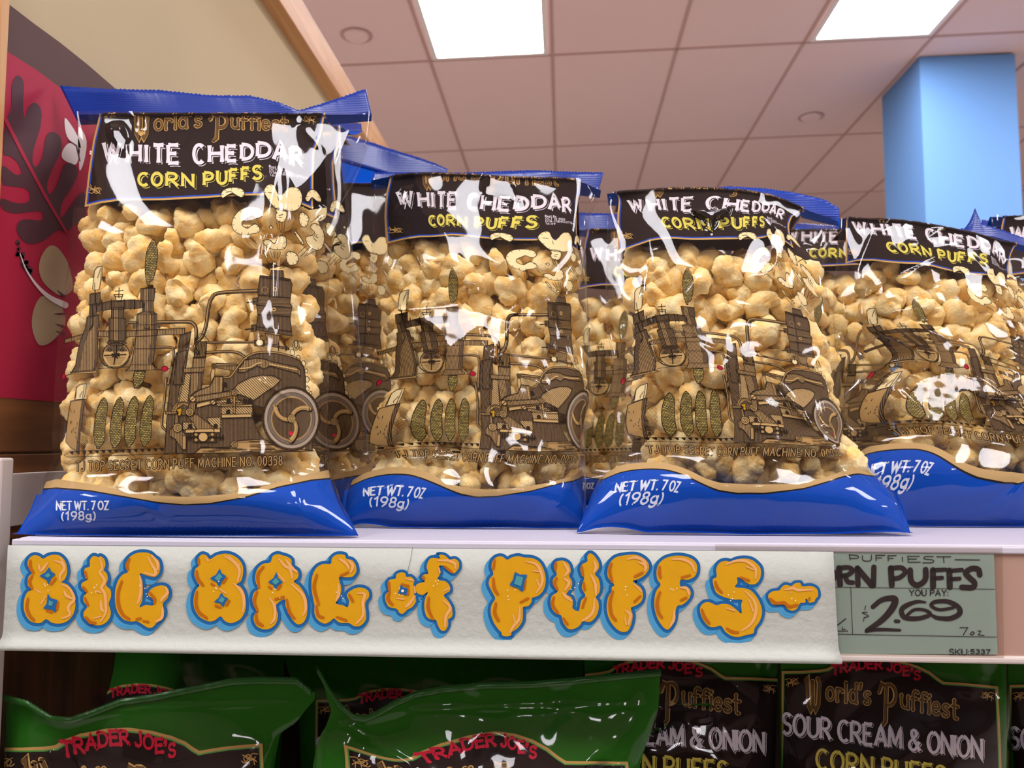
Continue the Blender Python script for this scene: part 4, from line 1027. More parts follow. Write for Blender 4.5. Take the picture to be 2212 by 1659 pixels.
    for (x, y, r) in ((1695,235,30),(1775,300,24),(1845,372,26),(1882,470,20),(1892,575,28),(1897,690,24),(1942,748,16)):
        q = T3([(x-r, y-r*.6), (x, y-r*1.4), (x+r, y-r*.3), (x+r*.7, y+r*1.2), (x-r*.6, y+r)])
        a.poly(E, q, M_cream_p, 3, 3); a.stroke(E, q, 1.1, M_inkb, 5, 3, True)
    # flywheel
    W = 'flywheel'; cx, cy, rx, ry = 630., 904., 65., 69.
    def el(k, n=36): return ell(cx, cy, rx*k, ry*k, n)
    a.poly(W, el(1.0), M_hd, 6); a.poly(W, el(.93), M_grey, 7)
    for k, w in ((1.0, 1.6), (.97, .8), (.82, 1.1), (.785, .8), (.75, .8), (.72, .7)): a.stroke(W, el(k), w, M_inkb, 9, 0, True)
    a.poly(W, el(.70), M_tint, 8); a.poly(W, el(.66), M_hd, 9)
    for k in range(3):
        b = 2*PI*k/3+.6; p = []
        for t_ in np.linspace(.08, .68, 8): an = b+1.5*t_; p.append((cx+rx*t_*math.cos(an), cy+ry*t_*math.sin(an)))
        a.stroke(W, np.array(p)+np.array([2.2, 2.2]), [9, 10, 12], M_inkb, 10, 3); a.stroke(W, p, [8, 8, 10], M_tint, 11, 3); a.stroke(W, np.array(p)+np.array([-1, -1]), [2, 2.5, 3], M_tint2, 12, 3)
    a.poly(W, ell(cx, cy, 9, None, 14), M_tint2, 13)
    for r in (9, 6, 3): a.stroke(W, ell(cx, cy, r, None, 14), 1, M_inkb, 14, 0, True)
    a.poly(W, ell(628, 936, 4.8, None, 12), mat('print pink red', (206, 44, 66), .7, .04), 13)
    # knife holder and shade lines
    shp(T2([(335,320),(385,275),(490,265),(470,420),(450,495),(305,505)]), M_cream_p, 3); ln(T2([(430, 380), (390, 440), (390, 470)]), 1); ln(T2([(335, 330), (320, 480)]), 1); ln(T2([(460, 290), (430, 490)]), 1)
    shp(T2([(245,525),(475,495),(450,650),(400,950),(372,1270),(340,1275),(240,1220),(170,1140),(185,900),(215,700)]), M_tint, 3)
    a.poly(E, T2([(415,503),(475,495),(450,650),(400,950),(372,1270),(325,1270),(365,900)]), M_hd, 4)
    for k in range(14): x = rr.uniform(240, 360); y = rr.uniform(560, 1150); ln(T2([(x, y), (x-4, y+rr.uniform(15, 50))]), .9)
    for k in range(30):
        y = 545+k*24; x0 = 472-k*3.3; ln(T2([(x0, y), (x0+130-abs(k-10)*2.5, y+95)]), .8)
    # belt
    ln(T2([(225, 1295), (420, 1270), (1660, 1235)]), 1.1); ln(T2([(205, 1366), (1670, 1318)]), 1.3); ln(T2([(225, 1295), (150, 1340), (205, 1366)]), 1)
    for k in range(15):
        x = 250+k*98; y = 1308-k*3.6
        a.poly(E, T2([(x-30, y-28), (x+38, y-30), (x+34, y+6), (x+20, y+26), (x-4, y+6)]), M_inkb, 4)
    # flying puffs
    def fly(p, details=()):
        a.poly('puff_drawing', T4(p), M_cream_p, 9, 3); a.stroke('puff_drawing', T4(p), 1.3, M_inkb, 10, 3, True)
        q = T4(p); c = q.mean(0); n = len(q)
        for i in range(0, n):
            d = c-q[i]; L_ = np.linalg.norm(d)
            a.stroke('puff_drawing', [q[i]+d*.06, q[i]+d/L_*min(5.5, L_*.4)+np.array([rr.uniform(-1, 1), rr.uniform(-1, 1)])], [1.1, .5], M_inkb, 10)
        for dt in details: a.stroke('puff_drawing', T4(dt), 1.1, M_inkb, 10, 4)
    fly([(240,85),(270,35),(340,15),(420,20),(460,50),(460,90),(430,110),(390,90),(350,70),(300,90),(260,115)], ([(290, 60), (340, 55), (370, 90)],))
    fly([(755,210),(770,250),(755,300),(800,340),(850,330),(862,235)], ([(790, 280), (830, 270)], [(790, 295), (820, 300)]))
    fly([(650,60),(665,10),(700,-15),(745,-5),(775,60),(810,90),(850,50),(880,20),(940,10),(990,40),(1015,110),(995,200),(930,240),(860,235),(800,230),(745,200),(690,130)], ([(690, 60), (740, 70)], [(780, 100), (790, 140)]))
    fly([(540,280),(585,305),(625,290),(630,240),(590,205),(500,200),(420,230),(360,300),(345,370),(370,430),(430,460),(470,485),(500,460),(600,440),(605,390),(570,360),(530,375),(490,400),(440,370),(450,330),(500,300)])
    fly([(640,520),(700,510),(750,545),(790,480),(850,475),(865,530),(850,590),(780,605),(700,590),(660,560)])
    fly([(1110,365),(1160,360),(1210,400),(1240,480),(1225,570),(1180,610),(1110,590),(1055,530),(1060,480),(1110,470),(1140,440),(1100,400)], ([(1150, 450), (1130, 490), (1160, 520)], [(1170, 460), (1150, 480), (1175, 490)]))
    fly([(860,650),(900,620),(970,650),(975,720),(930,750),(880,735)]); fly([(985,300),(1005,250),(1040,260),(1080,300),(1075,340),(1050,390),(1000,370)])
    fly([(1050,100),(1080,45),(1140,40),(1195,110),(1195,155),(1150,140),(1110,110),(1075,150),(1045,130)])
    fly([(940,440),(960,435),(1030,530),(1015,550)]); fly([(640,620),(655,615),(685,670),(675,690)])
    for c in ((715, 395), (1185, 300), (750, 735)): fly([(c[0]-18, c[1]-4), (c[0]+2, c[1]-18), (c[0]+18, c[1]), (c[0]+4, c[1]+16)])
    for p in ([(765,340),(785,415)],[(790,340),(805,440)],[(820,345),(820,440)],[(850,340),(835,430)],[(500,480),(580,550)],[(520,485),(570,530)],[(600,465),(615,500)],[(1060,565),(975,640)],[(1080,590),(1005,665)],[(1110,600),(1040,668)],[(1135,620),(1065,660)],[(710,620),(730,680)],[(740,625),(755,690)],[(780,625),(780,690)],[(805,625),(795,700)],[(670,705),(745,775)],[(865,760),(800,785)],[(1100,345),(1165,300)]):
        a.stroke('puff_drawing', T4(p), 1.2, M_inkb, 8)
    # cobs
    e0 = np.array([(765,475),(800,520),(822,600),(800,750),(780,950),(775,1100),(740,1180),(705,1210),(700,1235),(650,1235),(645,1205),(620,1150),(605,1020),(615,880),(640,720),(680,590),(720,510)], float)
    for i, (dx, dy) in enumerate(((0, 0), (245, -8), (465, -22), (697, -36))):
        a.poly('corn_cob%d' % i, T2(e0+np.array([dx, dy])), M_kern, 5, 0, L=30); a.stroke('corn_cob%d' % i, T2(e0+np.array([dx, dy])), 1.5, M_inkb, 6, 3, True)
    top = np.array([(878, 975), (900, 1040), (893, 1130), (875, 1200), (852, 1225), (850, 1240), (840, 1240), (835, 1215), (826, 1150), (835, 1050), (855, 1000)], float)*.3752+np.array([0, 150])
    a.poly('corn_cob4', top, M_kern, 5, 0, L=30); a.stroke('corn_cob4', top, 1.5, M_inkb, 6, 3, True)
    low = T2([(1225,65),(1385,65),(1370,180),(1320,270),(1275,300),(1268,332),(1215,332),(1205,270),(1195,180)])
    a.poly('corn_cob5', low, M_kern, 2, 0, L=30); a.stroke('corn_cob5', low, 1.5, M_inkb, 3, 0, True)
    # caption
    C = 'caption_text'
    for (w, m, ly) in ((5.2, M_inkb, 3), (2.0, M_tint, 4)):
        text(a, C, 'TJ TOP SECRET CORN PUFF MACHINE NO. 00358', 157, 1017.5, 608, 1004.5, 19.5, w, m, ly, gap=.34, space=.42, cap=True)

WAVE_T = [(-60, 1049), (60, 1047), (81, 1044), (113, 1034.6), (150, 1040), (210, 1049), (293, 1066.5), (338, 1072), (409, 1074), (488, 1068), (555, 1055), (638, 1029), (713, 1016), (760, 1011), (840, 1008)]
WAVE_B = [(-60, 1062), (60, 1059), (84, 1055), (113, 1053), (187, 1059), (263, 1072), (338, 1085), (394, 1090), (450, 1087), (525, 1074), (600, 1051), (675, 1036), (720, 1032), (760, 1028), (840, 1024)]
def curve_y(C, x): return np.interp(x, [p[0] for p in C], [p[1] for p in C])
def draw_band_text(a):
    text(a, 'weight_text', 'NET WT. 7 OZ', 114, 1101.5, 229, 1101, 17.5, 3.4, M_wt, 2, gap=.26, space=.3)
    text(a, 'weight_text', '(198g)', 126, 1124, 200, 1123, 17.5, 3.2, M_wt, 2, gap=.24)
ART_BLUE = Art(7.)
draw_label(ART_BLUE); draw_engraving(ART_BLUE); draw_band_text(ART_BLUE)
# ------------------------------------------------------------------ bags: the flat design laid on a filled pillow
M_film = clear_mat('bag film', .040, .05, (252, 251, 249), .04, 45, .004)
M_filmg = clear_mat('gloss film', .030, .06, (252, 252, 252), .05, 45, 0)
def ridge_mat(name, rgb, strength=.14):
    m = mat(name, rgb, .33, .45)
    nt = m.node_tree; b = nt.nodes['Principled BSDF']
    tc = nt.nodes.new('ShaderNodeTexCoord'); mp = nt.nodes.new('ShaderNodeMapping'); mp.inputs['Scale'].default_value = (1, 1, 1)
    w = nt.nodes.new('ShaderNodeTexWave'); w.bands_direction = 'Z'; w.inputs['Scale'].default_value = 130; w.inputs['Distortion'].default_value = 1.2
    bp = nt.nodes.new('ShaderNodeBump'); bp.inputs['Strength'].default_value = strength; bp.inputs['Distance'].default_value = .0006
    nt.links.new(tc.outputs['Object'], mp.inputs['Vector']); nt.links.new(mp.outputs['Vector'], w.inputs['Vector'])
    nt.links.new(w.outputs['Fac'], bp.inputs['Height']); nt.links.new(bp.outputs['Normal'], b.inputs['Normal'])
    return m
M_seal = ridge_mat('blue seal', (3, 48, 140))
M_seal_r = ridge_mat('ridged blue seal', (4, 56, 156), .5)

class TPS:
    def __init__(self, src, dst, reg=1e-3):
        s = np.asarray(src, float)/500.; d = np.asarray(dst, float); n = len(s)
        K = self.k(s, s)+reg*np.eye(n)
        P = np.hstack([np.ones((n, 1)), s])
        A = np.zeros((n+3, n+3)); A[:n, :n] = K; A[:n, n:] = P; A[n:, :n] = P.T
        self.w = np.linalg.solve(A, np.vstack([d, np.zeros((3, 2))])); self.s = s
    @staticmethod
    def k(a, b):
        r2 = ((a[:, None, :]-b[None, :, :])**2).sum(-1)
        return .5*r2*np.log(r2+1e-12)
    def __call__(self, p):
        p = np.asarray(p, float)/500.
        return self.k(p, self.s)@self.w[:-3]+np.hstack([np.ones((len(p), 1)), p])@self.w[-3:]
def sm(t, a, b):
    t = np.clip((t-a)/(b-a), 0, 1); return t*t*(3-2*t)

YBOT = 1157.
SIL_L = [(238, 166), (262, 168), (300, 171), (330, 171), (446, 160), (544, 149), (638, 138), (762, 122), (845, 117), (950, 112), (984, 115), (1018, 102), (1048, 88), (1104, 66), (1157, 36)]
SIL_R = [(238, 802), (262, 800), (312, 796), (360, 780), (400, 762), (440, 736), (525, 716), (656, 706), (725, 711), (860, 710), (935, 706), (988, 712), (1029, 719), (1081, 736), (1157, 775)]
def xl_(y): return np.interp(y, [a[0] for a in SIL_L], [a[1] for a in SIL_L])
def xr_(y): return np.interp(y, [a[0] for a in SIL_R], [a[1] for a in SIL_R])
def poly_sd(poly, p):
    """Signed distance to a polygon, positive inside."""
    q = np.asarray(poly, float); n = len(q); d = np.full(len(p), 1e9); ins = np.zeros(len(p), bool)
    for i in range(n):
        a, b = q[i], q[(i+1) % n]; e = b-a
        t = np.clip(((p-a)@e)/(e@e+1e-9), 0, 1); r = p-a-t[:, None]*e
        d = np.minimum(d, np.hypot(r[:, 0], r[:, 1]))
        c = ((a[1] > p[:, 1]) != (b[1] > p[:, 1]))
        with np.errstate(divide='ignore', invalid='ignore'):
            xi = (b[0]-a[0])*(p[:, 1]-a[1])/(b[1]-a[1]+1e-12)+a[0]
        ins ^= c & (p[:, 0] < xi)
    return np.where(ins, d, -d)
def line_d(poly, p):
    """Distance to a polyline and position along it (0..1)."""
    q = np.asarray(poly, float); L = np.hypot(*np.diff(q, axis=0).T); C = np.concatenate([[0], np.cumsum(L)])
    d = np.full(len(p), 1e9); u = np.zeros(len(p))
    for i in range(len(q)-1):
        a, b = q[i], q[i+1]; e = b-a
        t = np.clip(((p-a)@e)/(e@e+1e-9), 0, 1); r = p-a-t[:, None]*e; dd = np.hypot(r[:, 0], r[:, 1])
        m = dd < d; d = np.where(m, dd, d); u = np.where(m, (C[i]+t*L[i])/C[-1], u)
    return d, u

def lamp_point(col, row, u=.5, v=.5):
    x = CX0+(col+u)*TX; return np.array([x, CY0+(row+v)*TY, ceil_z(x)])

class Bag:
    def __init__(self, mapf, ytop, ybot_px, h=.048, lean=.03, facets=(), ridges=(), seed=0, wave=.00034, creases=14, Y0=None, foldang=.12, flare=True):
        self.fl = flare
        self.map = mapf; self.ytop = ytop; self.h = h; self.lean = lean; self.fold = foldang
        self.Y0 = Y0 if Y0 is not None else float(on_z([ybot_px], zs+.0006)[0, 1])
        self.facets = list(facets); self.ridges = list(ridges)
        r = random.Random(seed); self.waves = []
        for k in range(14):
            wl = r.uniform(60, 260); a = r.uniform(0, 2*PI)
            self.waves.append((2*PI/wl*math.cos(a), 2*PI/wl*math.sin(a), r.uniform(0, 6.3), wave*wl/200))
        self.cr = []
        for k in range(creases):
            y = r.choice([r.uniform(250, 470), r.uniform(470, 1000), r.uniform(960, 1150)])
            x = r.uniform(xl_(y)+15, xr_(y)-15); a = r.gauss(PI/2, .7) if r.random() < .6 else r.uniform(0, PI); L = r.uniform(35, 130)
            self.cr.append(([(x, y), (x+.5*L*math.cos(a)+r.uniform(-8, 8), y+.5*L*math.sin(a)), (x+L*math.cos(a), y+L*math.sin(a))], r.uniform(5, 11), r.uniform(.0002, .0006)*r.choice([1, 1, -.6])))
        self.faces = []
        for (poly, lamp, cont, feather) in self.facets:
            pq = np.asarray(poly, float); c = pq.mean(0)
            self.faces.append(None)
        self.planes = []
        for (poly, lamp, cont, feather) in self.facets:
            pq = np.asarray(poly, float); c = pq.mean(0, keepdims=True)
            ci = self.inv(c)
            Yc = float(self.Ybase(ci)[0]); Cw = on_y(c, Yc)[0]
            a = CAM-Cw; a /= np.linalg.norm(a); b = np.asarray(lamp)-Cw; b /= np.linalg.norm(b)
            n = a+b; n /= np.linalg.norm(n)
            d = rays(pq); t = (n@(Cw-CAM))/(d@n); Yp = CAM[1]+t*d[:, 1]
            Yb = self.Ybase(self.inv(pq))
            self.planes.append((pq, n, Cw, float((Yp-Yb).max())-.0035, feather, cont))
    def lr(self, y):
        l, r = xl_(y), xr_(y)
        if not self.fl: k = (np.asarray(y) < 1000); r = np.where(k, np.minimum(r, 704), r); l = np.where(k, np.maximum(l, 118), l)
        return l, r
    def inv(self, px):
        """Print coordinates of a picture point (fixed point iteration)."""
        px = np.asarray(px, float); q = px.copy()
        m0 = self.map(np.array([[430., 700.], [530., 700.], [430., 800.]]))
        J = np.array([m0[1]-m0[0], m0[2]-m0[0]]).T/100.
        q = (np.linalg.inv(J)@(px-m0[0]).T).T+np.array([430., 700.])
        for _ in range(12): q = q-.7*(np.linalg.inv(J)@(self.map(q)-px).T).T
        return q
    def st(self, c):
        yy = np.clip(c[:, 1], self.ytop, YBOT)
        l, r = self.lr(yy)
        s = np.clip((c[:, 0]-l)/(r-l), 0, 1)
        return s, (YBOT-yy)/(YBOT-self.ytop), np.stack([l+s*(r-l), yy], -1)
    def half(self, t): return .0015+self.h*sm(t, -.03, .11)*(1-.72*sm(t, .70, 1.0))
    def g(self, s): return np.clip(1-np.abs(2*s-1)**2.4, 0, 1)**.6
    def Ymid(self, t): return self.Y0+.002+.030*sm(t, 0, .16)+self.lean*t
    def Ybase(self, c):
        s, t, q = self.st(c)
        return self.Ymid(t)-self.half(t)*self.g(s)
    def Yfront(self, c):
        s, t, q = self.st(c); px = self.map(q)
        Y = self.Ymid(t)-self.half(t)*self.g(s)
        ef = sm(np.minimum(s, 1-s), 0, .10)*sm(t, 0.0, .04)
        dz = np.zeros(len(Y))
        for (kx, ky, ph, am) in self.waves: dz += am*np.sin(kx*q[:, 0]+ky*q[:, 1]+ph)
        for (pl, w, am) in self.cr:
            d, u = line_d(pl, q); dz += am*np.exp(-np.abs(d/w)**1.5)*np.sin(PI*np.clip(u, 0, 1))**.7
        for (pl, w, am) in self.ridges:
            d, u = line_d(pl, px); dz += am*np.exp(-np.abs(d/w)**1.6)*np.clip(np.sin(PI*np.clip(u, 0, 1)), 0, 1)**.5
        Y = Y-dz*ef
        for (pq, n, Cw, off, fe, cont) in self.planes:
            m = sm(poly_sd(pq, px), -fe*.35, fe*.65)*ef
            k = m > 1e-4
            if not k.any(): continue
            d = rays(px[k]); tt = (n@(Cw-CAM))/(d@n); Yp = CAM[1]+tt*d[:, 1]-off
            wob = cont*.09*(np.sin(px[k, 0]*.11+px[k, 1]*.06)+np.sin(px[k, 1]*.17-px[k, 0]*.05+1.)+.7*np.sin(px[k, 0]*.23+2.))
            Y[k] = Y[k]*(1-m[k])+(Yp+wob)*m[k]
        return Y
    def S(self, c, ins=0.):
        c = np.asarray(c, float)
        s, t, q = self.st(c); px = self.map(q); Y = self.Yfront(c)
        p = on_y(px, Y)
        fi = np.clip(self.ytop-c[:, 1], 0, None)*Y/F*.9
        p[:, 1] += fi*math.cos(self.fold); p[:, 2] -= fi*math.sin(self.fold)
        ph = np.sign(2*s-1)*np.abs(2*s-1)**5*1.3
        if np.ndim(ins) or ins:
            p[:, 0] -= ins*np.sin(ph); p[:, 1] += ins*np.cos(ph)*(fi == 0); p[:, 2] -= ins*(fi > 0)
        p[:, 2] = np.maximum(p[:, 2], zs+.0007)
        return p
    def back(self, c, ins=0.):
        c = np.asarray(c, float); s, t, q = self.st(c); px = self.map(q)
        p = on_y(px, self.Ymid(t)); p[:, 1] += self.half(t)*self.g(s)-ins
        p[:, 2] = np.maximum(p[:, 2], zs+.0007)
        return p
    def grid(self, nx, ny, y0=None, y1=None):
        ys = np.linspace(self.ytop if y0 is None else y0, YBOT if y1 is None else y1, ny+1)
        ss = .5-.5*np.cos(np.linspace(0, PI, nx+1)); ss = .65*np.linspace(0, 1, nx+1)+.35*ss
        Yg, Sg = np.meshgrid(ys, ss, indexing='ij')
        l, r = self.lr(Yg)
        return np.stack([(l+Sg*(r-l)).ravel(), Yg.ravel()], -1)

def quads(nx, ny, k=0, flip=False):
    f = []
    for j in range(ny):
        for i in range(nx):
            a = k+j*(nx+1)+i; q = (a, a+nx+1, a+nx+2, a+1)
            f.append(q[::-1] if flip else q)
    return f
def lay(bag, parts, name, parent, art, top_layer=16):
    vs = []; fs = []; mi = []; ms = []; uv = []
    k = 0
    for pn in parts:
        for (vv, ff, m, layer) in art.parts[pn]:
            p = bag.S(vv, (.0008+.00015*(top_layer-layer)))
            vs.append(p); uv.append(vv/100.)
            fs += [tuple(i+k for i in t_) for t_ in ff]; k += len(vv)
            if m not in ms: ms.append(m)
            mi += [ms.index(m)]*len(ff)
    return put(link(name, np.vstack(vs), fs, ms, None, mi, True, np.vstack(uv)), parent)
def resample(poly, n):
    q = np.asarray(poly, float); L = np.concatenate([[0], np.cumsum(np.hypot(*np.diff(q, axis=0).T))])
    u = np.linspace(0, L[-1], n); return np.stack([np.interp(u, L, q[:, 0]), np.interp(u, L, q[:, 1])], -1)
def seal_mesh(name, top, bot, Ya, Yb, m, parent, n=150, rows=6, tooth=2.2, seed=1, bulge=0.):
    """Crimped heat seal: a thin double sheet between two edges with a saw-toothed rim."""
    A, B = resample(top, n), resample(bot, n); r = random.Random(seed)
    A = A.copy(); A[1::2, 1] -= tooth; A[:, 1] += np.array([r.uniform(-.6, .6) for _ in range(n)])
    vs = []
    wob = .0025*np.sin(np.linspace(0, 9, n)+seed)+.0015*np.sin(np.linspace(0, 23, n))
    for j in range(rows+1):
        u = j/rows; P = A*(1-u)+B*u
        vs.append(on_y(P, Ya*(1-u)+Yb*u+wob*(1-u)-bulge*math.sin(PI*u)))
    o = link(name, np.vstack(vs), quads(n-1, rows), m, None, None, True)
    md = o.modifiers.new('thick', 'SOLIDIFY'); md.thickness = .0005; md.offset = 0
    return put(o, parent)
def build_bag(bag, label, group, seal_top, seal_bot, nx=110, ny=150, detail=True, name='snack_bag', sb=.0, art=None, blue=None, seal_m=None, words=True):
    art = art or ART_BLUE; blue = blue or M_blue
    base = bag.S(np.array([[400., YBOT]]))[0]
    root = thing(name, tuple(base), label, 'snack bag', group)
    gF = bag.grid(nx, ny); F_ = bag.S(gF); B_ = bag.back(gF)
    nF = len(F_)
    put(link('film', np.vstack([F_, B_]), quads(nx, ny)+quads(nx, ny, nF, True), M_film, None, None, True), root)
    # tan and blue band at the foot, front and back
    xs = np.linspace(-60, 840, 181); band = Art(1e9)
    def strip(c0, c1, m, layer, rows):
        vs = []; n = 121; ss = np.linspace(0, 1, n)
        for j in range(rows+1):
            u = j/rows; row = []
            for s in ss:
                y = 1060.
                for _ in range(5):
                    l_, r_ = bag.lr(y); x = l_+s*(r_-l_); a = c0(x); b = c1(x); y = a+(b-a)*u
                row.append((x, y))
            vs += row
        return np.array(vs), quads(n-1, rows), m, layer
    T_ = lambda x: curve_y(WAVE_T, x); K_ = lambda x: curve_y(WAVE_B, x); K2 = lambda x: curve_y(WAVE_B, x)+3.2
    band.parts['a'] = [strip(T_, K_, M_tan, 1, 4), strip(K_, K2, M_bkl, 1, 1), strip(K2, lambda x: YBOT, blue, 1, 14)]
    bb = lay(bag, ['a'], 'bottom_band', root, band)
    # back of the pouch
    gb = bag.grid(24, 10, 1068, YBOT); put(link('back_band', bag.back(gb, .0008), quads(24, 10, 0, True), blue, None, None, True), root)
    gb = np.array([(x, y) for y in np.linspace(bag.ytop, 432, 11) for x in np.linspace(205, 690, 25)])
    put(link('back_label', bag.back(gb, .0008), quads(24, 10, 0, True), M_black, None, None, True), root)
    lb = lay(bag, ['label', 'ornament'], 'label', root, art)
    for nm, pt in (('title_lettering', 'title'), ('flavour_lettering', 'flavour_text'), ('product_lettering', 'product_text'), ('date_stamp', 'date_text')):
        if pt in art.parts and words: o = lay(bag, [pt], nm, lb, art)
    if detail:
        en = lay(bag, ['engraving', 'red_knob'], 'engraving', root, art)
        lay(bag, ['flywheel'], 'flywheel', en, art)
        for k in range(6): lay(bag, ['corn_cob%d' % k], 'corn_cob', en, art)
        lay(bag, ['caption_text'], 'caption_lettering', en, art)
        lay(bag, ['puff_drawing'], 'puff_drawing', root, art)
        lay(bag, ['weight_text'], 'weight_lettering', bb, art)
    # shoulder from the front fold back to the seal, and the seal itself
    if seal_top is not None:
        n = 60; top = bag.grid(n, 1)[:n+1]; P0 = bag.S(top); P0[:, 2] -= .0025; P0[:, 1] += .0015
        Yb = float(bag.Ymid(np.array([1.0]))[0])+bag.half(np.array([1.0]))[0]+.012+sb
        P1 = on_y(resample(seal_bot, n+1), Yb)
        rows = 6; vs = [P0*(1-j/rows)+P1*(j/rows)-np.array([0, 0, .006*math.sin(PI*j/rows)]) for j in range(rows+1)]
        put(link('shoulder', np.vstack(vs), quads(n, rows), blue, None, None, True), root)
        seal_mesh('top_seal', seal_top, seal_bot, Yb+.006, Yb, seal_m or M_seal, root, seed=int(abs(base[0])*1000) % 97)
    # bottom seal lip
    s0 = np.array([[x, YBOT] for x in np.linspace(37, 774, 120)]); P = bag.S(s0)
    Q = P.copy(); Q[:, 1] -= .006; Q[1::2, 1] -= .0012; Q[:, 2] = P[:, 2]+.0006
    put(link('bottom_seal', np.vstack([P+np.array([0, 0, .0012]), Q]), quads(119, 1), seal_m or M_seal, None, None, True), root)
    return root
ident = lambda p: np.asarray(p, float).copy()
def affine(sx, sy, cx, cy, px, py, shear=0.):
    def f(p):
        p = np.asarray(p, float)
        return np.stack([sx*(p[:, 0]-cx)+px, sy*(p[:, 1]-cy)+py+shear*(p[:, 0]-cx)], -1)
    return f
def wl(pts_src, pts_dst): return TPS(pts_src, pts_dst)

SRC2 = [((174,446),(831,525)),((368,430),(975,507)),((520,420),(1100,517)),((677,450),(1252,541)),((214.6,304),(851,411)),((653.6,358),(1236,459)),((292.7,386),(924,477)),((566,375),(1164,482)),((329,516),(977,578)),((317,615),(976,657)),((207,574),(870,626)),((595,583),(1211,641)),((146,804),(837,818)),((129.5,813),(813.5,823.7)),((352.7,795.6),(1020,806)),((220.6,858),(911.6,862.4)),((209,968),(908,952.6)),((320,853.7),(1002,860)),((309.5,964.4),(999,952.6)),((141,987.7),(808,976.5)),((684.7,973.4),(1254,974)),((627,902),(1254,910)),((155.7,1014),(852,985)),((609.7,1000),(1249,994.7)),((409,1074),(1053,1058)),((112,1090),(776,1060)),((201,1125),(877,1102)),
 ((166,256),(800,384)),((171,330),(806,440)),((160,446),(800,530)),((149,544),(796,606)),((138,638),(790,690)),((117,845),(777,870)),((115,984),(768,985)),((88,1048),(752,1045)),((36,1157),(737,1141)),
 ((800,256),(1298,405)),((780,360),(1275,470)),((736,440),(1264,540)),((716,525),(1266,580)),((711,725),(1276,762)),((710,860),(1284,835)),((706,935),(1272,905)),((712,988),(1264,985)),((736,1081),(1266,1070)),((775,1157),(1266,1139)),((430,256),(1030,373)),((204,262),(838,380)),((430,1157),(1003,1140)),((200,1157),(858,1141)),((600,1157),(1140,1140)),((700,256),(1254,386))]
SRC3 = [((174,446),(1331,545)),((368,430),(1500,517)),((520,420),(1632,514)),((677,450),(1718,532)),((214.6,304),(1352,430)),((653.6,358),(1692,474)),((387,353),(1498,456)),((412,330),(1524,433)),((490,330),(1606,442)),((292.7,386),(1429,478)),((566,375),(1654,480)),((329,516),(1487,578)),((317,615),(1485,657)),((207,574),(1378,618)),((595,583),(1722,667)),((146,804),(1357,812)),((129.5,813),(1342,821)),((352.7,795.6),(1556,793)),((220.6,858),(1446,847)),((209,968),(1450,942)),((320,853.7),(1542,843)),((309.5,964.4),(1550,943)),((141,987.7),(1368,956)),((684.7,973.4),(1826,962)),((627,902),(1795,919)),((155.7,1014),(1397,977)),((609.7,1000),(1821,980.5)),((409,1074),(1617,1046)),((112,1090),(1323,1050)),((201,1125),(1429,1090)),
 ((166,270),(1312,412)),((171,330),(1311,445)),((160,446),(1309,535)),((149,544),(1308,620)),((138,638),(1310,705)),((117,845),(1313,870)),((115,984),(1330,960)),((88,1048),(1298,1030)),((36,1157),(1246,1150)),
 ((800,270),(1812,470)),((780,360),(1795,530)),((736,440),(1782,575)),((716,525),(1788,640)),((711,725),(1813,770)),((710,860),(1826,870)),((706,935),(1840,930)),((712,988),(1860,990)),((736,1081),(1938,1070)),((775,1157),(1965,1151)),((430,270),(1560,404)),((210,270),(1326,410)),((430,1157),(1600,1154)),((200,1157),(1392,1152)),((600,1157),(1800,1153)),((700,270),(1742,446))]
SRC4 = [((174,446),(1822,567)),((368,430),(1990,569)),((520,420),(2090,590)),((677,450),(2190,608)),((214.6,304),(1837,477)),((653.6,358),(2170,572)),((292.7,386),(1916,532)),((566,375),(2140,562)),((329,516),(1978,646)),((317,615),(1999,697)),((207,574),(1882,665)),((595,583),(2206,724)),((146,804),(1915,783)),((129.5,813),(1875,815)),((352.7,795.6),(2090,790)),((220.6,858),(1990,829)),((209,968),(1991,904)),((320,853.7),(2082,850)),((309.5,964.4),(2095,912)),((141,987.7),(1874,925)),((155.7,1014),(1936,939)),((409,1074),(2210,1022)),((112,1090),(1866,1013)),((201,1125),(1969,1056)),
 ((166,290),(1810,468)),((171,330),(1812,490)),((160,446),(1806,575)),((149,544),(1800,630)),((138,638),(1802,718)),((117,845),(1822,850)),((115,984),(1846,935)),((88,1048),(1845,985)),((36,1157),(1812,1137)),
 ((800,290),(2252,540)),((736,440),(2236,620)),((716,525),(2240,690)),((711,725),(2246,800)),((706,935),(2260,930)),((736,1081),(2290,1050)),((775,1157),(2330,1139)),((430,290),(2010,480)),((204,300),(1830,470)),((430,1157),(2080,1139)),((200,1157),(1925,1138)),((315,1157),(2005,1139)),((600,1157),(2205,1139)),((690,290),(2200,520))]
def tps_of(L): return TPS([a for a, b in L], [b for a, b in L], 2e-3)
M2, M3, M4 = tps_of(SRC2), tps_of(SRC3), tps_of(SRC4)

